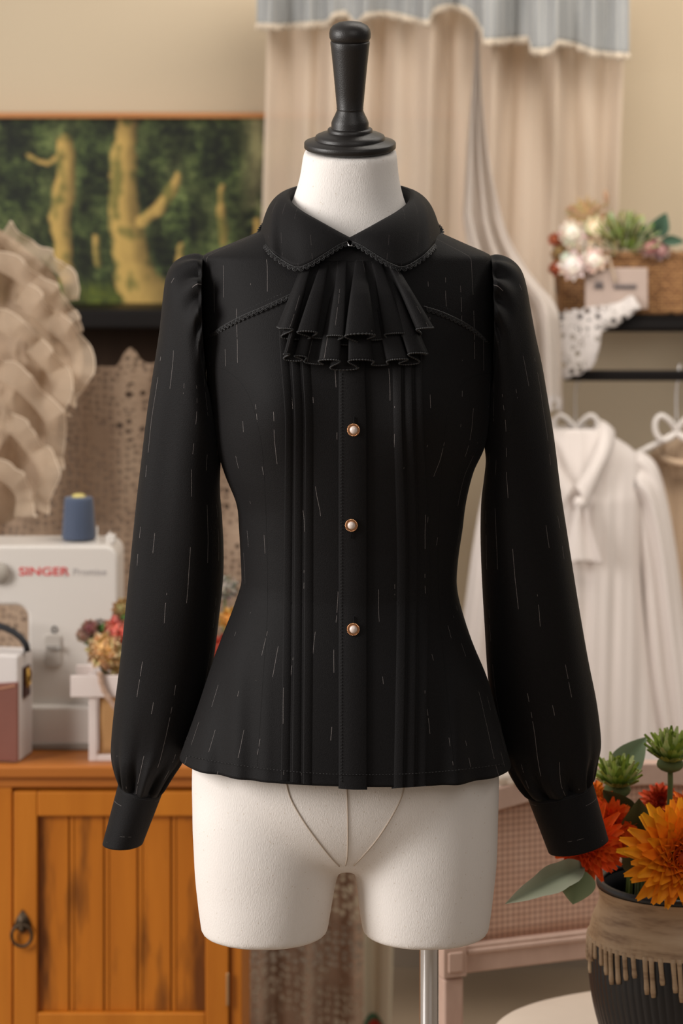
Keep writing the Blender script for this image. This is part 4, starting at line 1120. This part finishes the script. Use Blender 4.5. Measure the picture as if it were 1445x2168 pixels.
# ---- white pussy-bow blouse on a bow-topped hanger
M['white_cloth'] = plain('white_chiffon', (220, 210, 204), .85, .02, 8, .08, spec=.15, sheen=.2)
M['beige_cloth'] = plain('beige_knit', (198, 172, 146), .9, .06, 10, .2, spec=.1)
M['hanger'] = plain('hanger_white', (218, 210, 204), .5, .02)
YH = YR + .02
def hanger(cx, cy_, Y, label, group):
    h = thing('bow_hanger', label, 'hanger', W(cx, 795, Y), group)
    mb = MB()
    for s in (-1, 1):
        pts = [W(cx, cy_ + 28, Y), W(cx + s * 12, cy_ + 8, Y - .006), W(cx + s * 32, cy_ - 6, Y - .008), W(cx + s * 45, cy_ + 6, Y - .008), W(cx + s * 44, cy_ + 30, Y - .008), W(cx + s * 30, cy_ + 46, Y - .008), W(cx + s * 12, cy_ + 40, Y - .006), W(cx, cy_ + 28, Y)]
        mb.tube(catmull(pts, 30), .0055, 8)
        mb.tube(catmull([W(cx, cy_ + 30, Y), W(cx + s * 40, cy_ + 52, Y), W(cx + s * 90, cy_ + 78, Y), W(cx + s * 130, cy_ + 104, Y)], 16), .006, 8)
    mb.build('shoulder_bar', M['hanger'], h)
    z0 = W(0, 784, YH).z
    x = W(cx, 0, Y).x
    pts = [W(cx, cy_ + 28, Y), Vector((x, Y, z0 - .04))] + [Vector((x + .012 - .012 * math.cos(a) if 0 else x + .012 * math.sin(a) * 1.0, Y - .012 * 0, z0 - .012 + .02 * math.sin(a * .5))) for a in (PI * .5, PI)]
    pts = [W(cx, cy_ + 28, Y), Vector((x, Y, z0 - .035)), Vector((x + .010, Y, z0 - .012)), Vector((x + .013, Y - .004, z0 + .006)), Vector((x + .004, Y - .016, z0 + .010)), Vector((x, Y - .024, z0 - .002))]
    MB().tube(catmull(pts, 24), .0016, 6).build('hook', M['chrome'], h)
    return h
hanger(1218, 886, YH + .0, 'white bow-topped hanger inside the white blouse collar', 'bow-topped hangers')
hanger(1432, 886, YH + .03, 'white bow-topped hanger above the beige garment at the right edge', 'bow-topped hangers')
WB = thing('white_blouse', 'white pussy-bow blouse hanging from the rack behind the right sleeve', 'blouse', W(1215, 1640, YH))
def folds(px, v, s): return s * (.5 * math.sin(px * .10 + v * 1.5) + .35 * math.sin(px * .21 + 2 + v * 3) + .5 * noise.noise(Vector((px * .03, v * 2.5, 4))))
HW = [(905, 52), (925, 85), (950, 122), (975, 140), (1050, 146), (1200, 140), (1400, 158), (1645, 196)]
def wbody(u, v):
    t = 2 * PI * (u - .5); q = 905 + 740 * v; h = interp(HW, q)
    dpt = .035 + .03 * min(1, v * 5)
    px = 1215 + h * math.sin(t)
    c = W(px, q, YH)
    return Vector((c.x, YH - math.cos(t) * (dpt + folds(px, v, .008) * min(1, .25 + v * 1.5)), c.z))
MB().grid(wbody, 170, 90, closed=True).build('bodice', M['white_cloth'], WB, solid=.001)
def wsleeve(s):
    A = catmull([Vector((1215 + s * a, b, 0)) for a, b in ((126, 955), (152, 962), (176, 990), (196, 1060), (214, 1160), (232, 1290), (252, 1430), (262, 1560), (262, 1650))], 90)
    B = catmull([Vector((1215 + s * a, b, 0)) for a, b in ((128, 1090), (128, 1110), (130, 1130), (136, 1170), (144, 1240), (150, 1340), (158, 1450), (176, 1560), (196, 1650))], 90)
    def fn(u, v):
        k = v * 89; i = min(int(k), 88); a = A[i].lerp(A[i + 1], k - i); b = B[i].lerp(B[i + 1], k - i)
        a3, b3 = W(a.x, a.y, YH + .005), W(b.x, b.y, YH + .005); ph = 2 * PI * u
        return (a3 + b3) / 2 + (a3 - b3) / 2 * math.cos(ph) + Vector((0, -(.034 + .007 * math.sin(ph * 5 + v * 3) + .005 * math.sin(ph * 9 + 1)) * math.sin(ph), 0))
    MB().grid(fn, 80, 60, closed=True).build('sleeve', M['white_cloth'], WB, solid=.001)
wsleeve(-1); wsleeve(1)
def wcol(s):
    inner = catmull([W(1215 + s * 2, 1030, YH - .075), W(1215 + s * 30, 985, YH - .066), W(1215 + s * 48, 935, YH - .04), W(1215 + s * 50, 898, YH), W(1215 + s * 30, 882, YH + .03)], 50)
    outer = catmull([W(1215 + s * 24, 1078, YH - .085), W(1215 + s * 52, 1010, YH - .082), W(1215 + s * 76, 955, YH - .06), W(1215 + s * 84, 912, YH), W(1215 + s * 50, 900, YH + .05)], 50)
    def fn(u, v):
        k = u * 49; i = min(int(k), 48); a = inner[i].lerp(inner[i + 1], k - i); b = outer[i].lerp(outer[i + 1], k - i)
        return a.lerp(b, v) + Vector((0, -.010, .006)) * math.sin(PI * v)
    MB().grid(fn, 50, 8).build('collar', M['white_cloth'], WB, solid=.003)
wcol(1); wcol(-1)
for s, dx in ((1, 14), (-1, -14)):
    a, b = W(1226, 1066, YH - .09), W(1226 + dx + 6, 1190, YH - .096)
    def fn(u, v, a=a, b=b, s=s):
        p = a.lerp(b, v); w_ = .008 + .022 * v
        return p + Vector(((u - .5) * w_ * 1.6, -.006 * math.sin(u * 6 + s) - .004, -.006 * v * (u - .5) * s))
    MB().grid(fn, 12, 20).build('bow_tail', M['white_cloth'], WB, solid=.002)
MB().ball(W(1226, 1066, YH - .094), .012, 14, 10, (1, .7, 1), nz=.3).build('bow_knot', M['white_cloth'], WB)
BG = thing('beige_cardigan', 'beige garment hanging at the right edge behind the white blouse', 'cardigan', W(1440, 1560, YH + .08))
def bg(u, v):
    t = 2 * PI * (u - .5); q = 925 + 640 * v; h = interp([(925, 40), (945, 68), (985, 86), (1100, 92), (1300, 100), (1565, 110)], q)
    px = 1455 + h * math.sin(t); c = W(px, q, YH + .11)
    return Vector((c.x, c.y - math.cos(t) * (.04 + folds(px, v, .010)), c.z))
MB().grid(bg, 100, 50, closed=True).build('bodice', M['beige_cloth'], BG, solid=.002)
MB().tube(catmull([W(1455 + 62 * math.cos(a), 945 + 26 * math.sin(a) + 10, YH + .07 - .03 * math.sin(a)) for a in [2 * PI * k / 12 for k in range(13)]], 50), .007, 8).build('neckline_rib', M['beige_cloth'], BG)

# ---- tulle gown at the left
M['tulle'] = sheer('cream_tulle', (196, 172, 148), .9)
M['tulle_thin'] = sheer('thin_tulle', (204, 182, 158), .62)
M['tulle_edge'] = plain('tulle_piping', (208, 188, 166), .7)
YT = 1.36
TU = thing('tulle_gown', 'cream ruffled tulle gown hanging at the left edge in front of the painting', 'gown', W(20, 1110, YT))
EDGE = [(480, -10), (500, 22), (540, 70), (580, 115), (640, 132), (700, 158), (760, 176), (820, 160), (860, 132), (920, 118), (980, 120), (1040, 90), (1080, 60), (1110, 10)]
def tul(u, v):
    py = 486 + 622 * v; e = interp(EDGE, py); px = -190 + (e + 190) * u
    d = .05 * math.sin(px * .045 + py * .012) + .035 * math.sin(px * .03 - py * .03) + .05 * noise.noise(Vector((px * .015, py * .012, 0))) + .03 * noise.noise(Vector((px * .05, py * .03, 5)))
    return W(px, py, YT + d * .5 + .03)
MB().grid(tul, 90, 120).build('gown_layer', M['tulle'], TU)
def ruffle(path, wid, waves, amp, name='ruffle', mat='tulle_thin'):
    C = catmull([Vector((a, b, 0)) for a, b in path], 140); sd = random.random() * 50
    def fn(u, v):
        k = u * 139; i = min(int(k), 138); p = C[i].lerp(C[i + 1], k - i)
        t = (C[i + 1] - C[i]).normalized(); nr = Vector((-t.y, t.x, 0))
        um = u + .35 / waves * noise.noise(Vector((u * 6, sd, 0))); wv = math.sin(um * waves * 2 * PI) ; w2 = math.cos(u * waves * 2 * PI * .5 + 1)
        p = p - nr * wid * v * (1 + .22 * noise.noise(Vector((u * 9, sd + 4, v)))) - nr * 4.5 * v * math.sin(um * waves * 2 * PI + .8) + t * (wid * .16 * v * math.sin(2 * um * waves * 2 * PI)) * .5
        return W(p.x, p.y, YT - .012 - amp * .8 * v * (1 + wv) * .5 - .01 * v * w2)
    o = MB().grid(fn, 200, 12).build(name, M[mat], TU)
    MB().tube([fn(i / 240, 1) for i in range(241)], .0010, 5).build('piping', M['tulle_edge'], o)
ruffle([(0, 500), (50, 530), (95, 562), (128, 590), (134, 640)], 30, 2.6, .03)
ruffle([(-90, 540), (0, 575), (70, 620), (118, 665), (140, 715)], 40, 3.6, .05)
ruffle([(30, 640), (90, 690), (140, 735), (152, 780), (120, 840)], 44, 3.1, .06)
ruffle([(-90, 660), (0, 700), (60, 750), (105, 805), (100, 880)], 44, 3.9, .06)
ruffle([(-90, 770), (0, 805), (60, 850), (100, 910), (90, 985)], 42, 3.2, .06)
ruffle([(-90, 880), (0, 905), (50, 950), (84, 1010), (60, 1070)], 40, 3.0, .06)
ruffle([(-90, 980), (-20, 1005), (30, 1045), (30, 1095)], 38, 2.3, .05)

# ---- chair with cane back, seen to the right, turned
M['pinkwood'] = wood('limewashed_pink_wood', (172, 142, 126), (204, 174, 158), 6, .65, (6, 6, 3))
nt = NT('cane'); v = nt.obj()
mpx = nt.n('ShaderNodeMapping'); mpx.inputs['Rotation'].default_value = (0, R(45), 0); nt.l(v, mpx.inputs[0])
ckk = nt.n('ShaderNodeTexChecker'); ckk.inputs['Scale'].default_value = 165
mpx.inputs['Scale'].default_value = (1, .001, 1); nt.l(mpx.outputs[0], ckk.inputs['Vector'])
nf = nt.noise(v, 40, 3)
nt.set(base=nt.mix(nt.math('MULTIPLY', ckk.outputs['Fac'], .8), nt.mix(nf, lin((196, 152, 128)), lin((210, 176, 156))), lin((166, 132, 114))), rough=.7); nt.bump(ckk.outputs['Fac'], .5, .002)
M['cane'] = nt.mat
M['seat'] = plain('greige_linen', (196, 180, 164), .9, .04, 30, .2)
yaw = R(22); SY = .62
O = W(952, 2030, SY)
CH = thing('cane_chair', 'limewashed pinkish wooden chair with cane back and greige seat behind the vase', 'chair', Vector((O.x, O.y, 0)))
CH.rotation_euler = (0, 0, yaw)
def cl(mb, name, mat, parent=CH, **kw):
    off = Vector((O.x, O.y, 0)) if parent is CH else Vector((O.x, O.y, 0))
    mb.v = [p + off for p in mb.v]   # builder subtracts the thing's location again
    return mb.build(name, mat, parent, **kw)
zL = O.z                       # lower rail height
bw = .50
# posts
for x in (0, bw):
    zt_p = zL + .24
    mb = MB().box((x - .015, -.014, 0), (x + .015, .016, zL - .024)); cl(mb, 'leg', M['pinkwood'], bevel=.004)
    mb = MB().box((x - .018, -.018, zL - .022), (x + .018, .02, zL + .022)).box((x - .011, -.0205, zL - .014), (x + .011, -.016, zL + .014)); cl(mb, 'corner_block', M['pinkwood'], bevel=.002)
    mb = MB().box((x - .014, -.013, zL + .022), (x + .014, .015, zL + .20)); cl(mb, 'back_post', M['pinkwood'], bevel=.004)
cl(MB().box((.018, -.012, zL - .02), (bw - .018, .012, zL + .02)).box((.02, -.015, zL + .006), (bw - .02, .012, zL + .014)), 'lower_rail', M['pinkwood'], bevel=.003)
def crest(x): return zL + .192 + .030 * math.sin(PI * max(0, min(1, x / bw)))
mb = MB(); poly = [(x, crest(x) + .032) for x in [-.016 + (bw + .032) * k / 24 for k in range(25)]] + [(x, crest(x)) for x in [-.016 + (bw + .032) * k / 24 for k in range(24, -1, -1)]]
vs_ = mb.prism(poly[::-1], -.014, .014); cl(mb, 'crest_rail', M['pinkwood'], bevel=.003)
cl(MB().grid(lambda u, v: Vector((.012 + (bw - .024) * u, .002, zL + .018 + (crest(bw * u) - zL - .014) * v)), 40, 10), 'cane_panel', M['cane'], solid=.003)
# seat: rounded cushion on a frame
def seatf(u, v):
    t = 2 * PI * u; ex = lambda s: math.copysign(abs(s) ** .72, s)
    ph = PI * v; rr_ = math.sin(ph) ** .35 if 0 < v < 1 else 0
    return Vector((bw / 2 + (bw / 2 + .02) * rr_ * ex(math.cos(t)), -.262 + .235 * rr_ * ex(math.sin(t)), .425 + .035 * math.copysign(abs(math.cos(ph)) ** .6, math.cos(ph))))
cl(MB().grid(seatf, 80, 28, closed=True), 'seat_cushion', M['seat'])
def sfr(u, v):
    t = 2 * PI * u; ex = lambda s: math.copysign(abs(s) ** .72, s)
    return Vector((bw / 2 + (bw / 2 + .016) * ex(math.cos(t)), -.26 + .232 * ex(math.sin(t)), .40 - .055 * v))
cl(MB().grid(sfr, 80, 2, closed=True), 'seat_frame', M['pinkwood'], solid=.02)
for x in (.04, bw - .04): cl(MB().lathe([(.012, 0), (.016, .05), (.02, .25), (.022, .33), (.017, .35), (.024, .36), (.024, .39)], 20, Vector((x, -.42, 0))), 'leg', M['pinkwood'])
def chw(x, y, z):    # chair-local to room
    return Vector((O.x + x * math.cos(yaw) - y * math.sin(yaw), O.y + x * math.sin(yaw) + y * math.cos(yaw), z))
# small white cloth bundle with a dark button on the crest rail
sx = .085
tb_ = chw(sx, 0, crest(sx) + .032)
TB = thing('cloth_bundle', 'small white cloth bundle with a dark bead resting on the chair top rail', 'cloth', tb_)
MB().ball(tb_ + Vector((0, 0, .013)), .03, 24, 14, (1.25, .7, .55), nz=.5, seed=3).build('bundle', plain('white_felt', (216, 204, 190), .9, .04, 30, .3), TB)
MB().ball(tb_ + Vector((.026, -.016, .010)), .007, 14, 8, (1.3, .8, 1)).build('bead', M['dark'], TB)

# ---- vase on the chair seat
YV = .27
vc = W(1437, 2030, YV); s_ = (D + YV) / F
VS = thing('ribbed_vase', 'round black ribbed vase with beige drip glaze standing on the chair seat', 'vase', Vector((vc.x, YV, .462)))
zb = .461; zt = W(0, 1868, YV).z
prof = [(.052, 0), (.072, .004), (.092, .04), (.106, .085), (.1125, .13), (.112, .165), (.106, .195), (.099, .212), (.097, .222), (.099, .232), (.102, .240)]
H = zt - zb; ks = H / .240
PR = [(h * ks, r) for r, h in prof]
def vbody(u, v):
    h = H * v; r = interp(PR, h); t = 2 * PI * u
    rib = 1 + (.010 * abs(math.sin(t * 36 + v * 7)) * (1 if v < .80 else max(0, (.84 - v) * 25)))
    return Vector((vc.x + r * rib * math.cos(t), YV + r * rib * math.sin(t), zb + h))
nt = NT('black_glaze'); nt.set(base=(.012, .012, .014), rough=.38, spec=.5); M['glaze'] = nt.mat
nt.bump(nt.noise(nt.obj((1, 1, .2)), 120), .3)
MB().grid(vbody, 576, 70, closed=True).build('body', M['glaze'], VS, solid=.004)
nt = NT('beige_drip_glaze'); v = nt.obj((1, 1, 6)); n_ = nt.noise(v, 9, 4, .6)
nt.set(base=ramp(nt, n_, [(.30, lin((112, 82, 58))), (.48, lin((176, 148, 118))), (.7, lin((190, 164, 134)))]), rough=.5, spec=.35); M['drip'] = nt.mat
random.seed(11)
drl = []
for k in range(60):
    drl.append((k / 60 + random.uniform(-.004, .004), random.uniform(.035, .095)))
def vdrip(u, v):
    h = H * (.985 - .27 * v); r = interp(PR, h) * (1.010 + .010 * abs(math.sin(PI * u * 72 + v * 3)) * max(0, v - .45)) + .0035; t = 2 * PI * u
    return Vector((vc.x + r * math.cos(t), YV + r * math.sin(t), zb + h))
mb = MB().grid(vdrip, 480, 20, closed=True)
for (u, L) in drl:
    t = 2 * PI * u; pts = []
    for j in range(8):
        h = H * .715 + .004 - L * .55 * j / 7; r = interp(PR, h) * 1.012 + .002; pts.append(Vector((vc.x + r * math.cos(t + .03 * j / 7), YV + r * math.sin(t + .03 * j / 7), zb + h)))
    mb.tube(pts, [.0042, .0036, .0034, .0033, .0032, .0034, .0038, .0030], 7)
mb.build('drip_glaze', M['drip'], VS)
MB().tube([Vector((vc.x + .101 * math.cos(a), YV + .101 * math.sin(a), zt)) for a in [2 * PI * k / 60 for k in range(60)]], .0048, 10, closed=True).build('rim', M['glaze'], VS)
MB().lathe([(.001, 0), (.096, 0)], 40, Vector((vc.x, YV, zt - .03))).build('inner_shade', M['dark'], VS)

GV = 'orange flowers in the ribbed vase'
st = lambda px, dy=0: (max(vc.x - .068, min(vc.x + .068, W(px, 0, YV).x)), YV + dy, zt - .045)
chrysanthemum('chrysanthemum', 'large bright orange chrysanthemum at the right edge over the vase rim', W(1437, 1812, .13), Vector((.12, -1, .12)), .071, (224, 80, 14), (255, 172, 30), st(1430, -.03), group=GV, layers=8)
chrysanthemum('chrysanthemum', 'red-orange chrysanthemum below the right cuff', W(1243, 1782, .17), Vector((-.3, -1, .1)), .050, (206, 44, 12), (246, 100, 26), st(1300, -.03), group=GV, layers=8)
chrysanthemum('chrysanthemum', 'red-orange chrysanthemum close beside the right cuff edge', W(1290, 1748, .22), Vector((.1, -1, .3)), .042, (208, 50, 14), (248, 106, 28), st(1330), group=GV, layers=7)
chrysanthemum('chrysanthemum', 'small orange chrysanthemum peeking above the right cuff', W(1258, 1690, .30), Vector((-.2, -1, .5)), .026, (214, 90, 20), (240, 140, 30), st(1330, .03), group=GV, layers=5)
chrysanthemum('chrysanthemum', 'dark red-orange chrysanthemum far back behind the green stem', W(1398, 1702, .36), Vector((0, -1, .7)), .032, (150, 34, 14), (208, 72, 26), st(1400, .04), group=GV, layers=6)
chrysanthemum('chrysanthemum', 'orange chrysanthemum high at the right edge behind the big one', W(1462, 1722, .28), Vector((.1, -1, .5)), .036, (210, 80, 20), (238, 120, 30), st(1450, .03), group=GV, layers=6)
def bud(label, c, rad, stem_to):
    t = thing('green_flower', label, 'flower', Vector(stem_to), 'green flowers in the ribbed vase')
    mb = MB(); fr = frame(Vector((0, -.35, 1)))
    for k in range(5):
        f = k / 4; m = 20 - 3 * k
        for j in range(m):
            col = random.choice(((150, 168, 66), (184, 200, 104), (122, 142, 56), (206, 212, 150)))
            petal(mb, c, fr, 2 * PI * j / m + k + random.uniform(-.1, .1), .45 + .95 * f, rad * random.uniform(.85, 1.15), rad * .34, .35, lin((128, 140, 76)), lin(col), nl=4, nw=2, tip=.8)
    mb.build('petals', M['petal'], t)
    mb = MB(); mb.col = lin((104, 116, 72)); mb.tube(catmull([c, c + Vector((0, .005, -.05)), via(stem_to), Vector(stem_to)], 14), .0036, 7)
    mb.ball(c - Vector((0, 0, .002)), rad * .42, 12, 8, (1, 1, .6)); mb.build('stem', M['petal'], t)
bud('spiky green bud flower beside the right sleeve gathers', W(1306, 1668, .26), .042, st(1350, .01))
bud('spiky green bud flower highest, at the right edge', W(1418, 1614, .26), .042, st(1410, .02))
LG = 'leaves around the ribbed vase'
leaf_thing('sage_leaf', 'long pale sage leaf drooping left toward the dress form thigh', W(1238, 1832, .16), W(1068, 1914, .10), .031, Vector((0, -1, .4)), (140, 150, 124), (178, 182, 160), st(1330, -.05), bend=.08, curl=.3, group=LG, lobes=3)
leaf_thing('sage_leaf', 'short sage leaf pointing down beside the vase neck', W(1225, 1838, .16), W(1212, 1915, .15), .046, Vector((0, -1, .1)), (108, 122, 88), (140, 152, 116), st(1330, -.05), bend=.03, group=LG)
leaf_thing('sage_leaf', 'pointed grey-green leaf rising above the green bud flowers', W(1300, 1650, .34), W(1368, 1560, .33), .042, Vector((-.3, -1, .1)), (100, 118, 88), (124, 140, 108), st(1360, .04), bend=.05, group=LG)
leaf_thing('dark_leaf', 'dark olive leaf under the left green bud flower', W(1330, 1740, .26), W(1275, 1672, .22), .040, Vector((0, -1, .2)), (50, 52, 30), (84, 86, 50), st(1350), bend=.05, group=LG)
leaf_thing('dark_leaf', 'dark olive leaf between the cuff flowers and the green stem', W(1345, 1790, .24), W(1352, 1690, .2), .050, Vector((0, -1, 0)), (58, 60, 34), (92, 96, 58), st(1360), bend=.05, group=LG)
leaf_thing('dark_leaf', 'grey-olive leaf pointing right beneath the far dark red flower', W(1330, 1745, .25), W(1395, 1722, .24), .032, Vector((0, -1, .3)), (86, 92, 66), (118, 126, 96), st(1360), bend=.03, group=LG)
leaf_thing('dark_leaf', 'dark leaf standing in the vase mouth left of the big orange flower', W(1350, 1850, .2), W(1335, 1775, .19), .036, Vector((0, -1, 0)), (60, 62, 44), (90, 92, 66), st(1360), bend=.03, group=LG)

# ------------------------------------------------------------------ camera, light, world
cam = bpy.data.cameras.new('camera'); co = bpy.data.objects.new('camera', cam); COL.objects.link(co)
co.location = (0, -D, ZC); co.rotation_euler = (R(90), 0, 0)
cam.sensor_fit = 'VERTICAL'; cam.sensor_height = 36; cam.sensor_width = 24
cam.lens = F / 2168 * 36
cam.shift_y = -(1084 - HY) / 2168
cam.clip_start = .05
cam.dof.use_dof = True; cam.dof.focus_distance = D - .08; cam.dof.aperture_fstop = 5.0
bpy.context.scene.camera = co

def area(name, loc, target, size, power, col=(1, 1, 1), sy=None):
    l = bpy.data.lights.new(name, 'AREA'); l.energy = power; l.color = col; l.size = size
    if sy: l.shape = 'RECTANGLE'; l.size_y = sy
    o = bpy.data.objects.new(name, l); COL.objects.link(o); o.location = loc
    o.rotation_euler = (Vector(target) - Vector(loc)).to_track_quat('-Z', 'Y').to_euler()
    return o
area('key_light', (-2.4, -.9, 2.0), (0, 0, 1.05), 1.0, 80, (1, .965, .93), 1.6)
area('fill_light', (.9, -2.6, 2.9), (.3, 1.8, 1.0), 1.6, 16, (1, .95, .9))
area('background_fill', (1.25, .8, 2.85), (1.1, 2.2, 1.1), 2.6, 52, (1, .93, .84), .9)  # added to brighten the wall and background, not a fixture of the room
w = bpy.data.worlds.new('world'); bpy.context.scene.world = w; w.use_nodes = True
wt = w.node_tree; bg_ = wt.nodes['Background']; bg_.inputs[0].default_value = (1.0, .94, .88, 1)
tc = wt.nodes.new('ShaderNodeTexCoord'); sx_ = wt.nodes.new('ShaderNodeSeparateXYZ'); wt.links.new(tc.outputs['Generated'], sx_.inputs[0])
mr = wt.nodes.new('ShaderNodeMapRange'); mr.interpolation_type = 'SMOOTHSTEP'
mr.inputs['From Min'].default_value = -.8; mr.inputs['From Max'].default_value = .6; mr.inputs['To Min'].default_value = .66; mr.inputs['To Max'].default_value = .16
wt.links.new(sx_.outputs[0], mr.inputs['Value']); mr2 = wt.nodes.new('ShaderNodeMapRange'); mr2.interpolation_type = 'SMOOTHSTEP'
mr2.inputs['From Min'].default_value = -.95; mr2.inputs['From Max'].default_value = -.35; mr2.inputs['To Min'].default_value = .45; mr2.inputs['To Max'].default_value = 1.0
wt.links.new(sx_.outputs[1], mr2.inputs['Value'])
mm = wt.nodes.new('ShaderNodeMath'); mm.operation = 'MULTIPLY'; wt.links.new(mr.outputs[0], mm.inputs[0]); wt.links.new(mr2.outputs[0], mm.inputs[1])
wt.links.new(mm.outputs[0], bg_.inputs[1])
sc = bpy.context.scene
sc.view_settings.view_transform = 'Standard'; sc.view_settings.look = 'None'; sc.view_settings.exposure = 0
sc.cycles.use_denoising = True
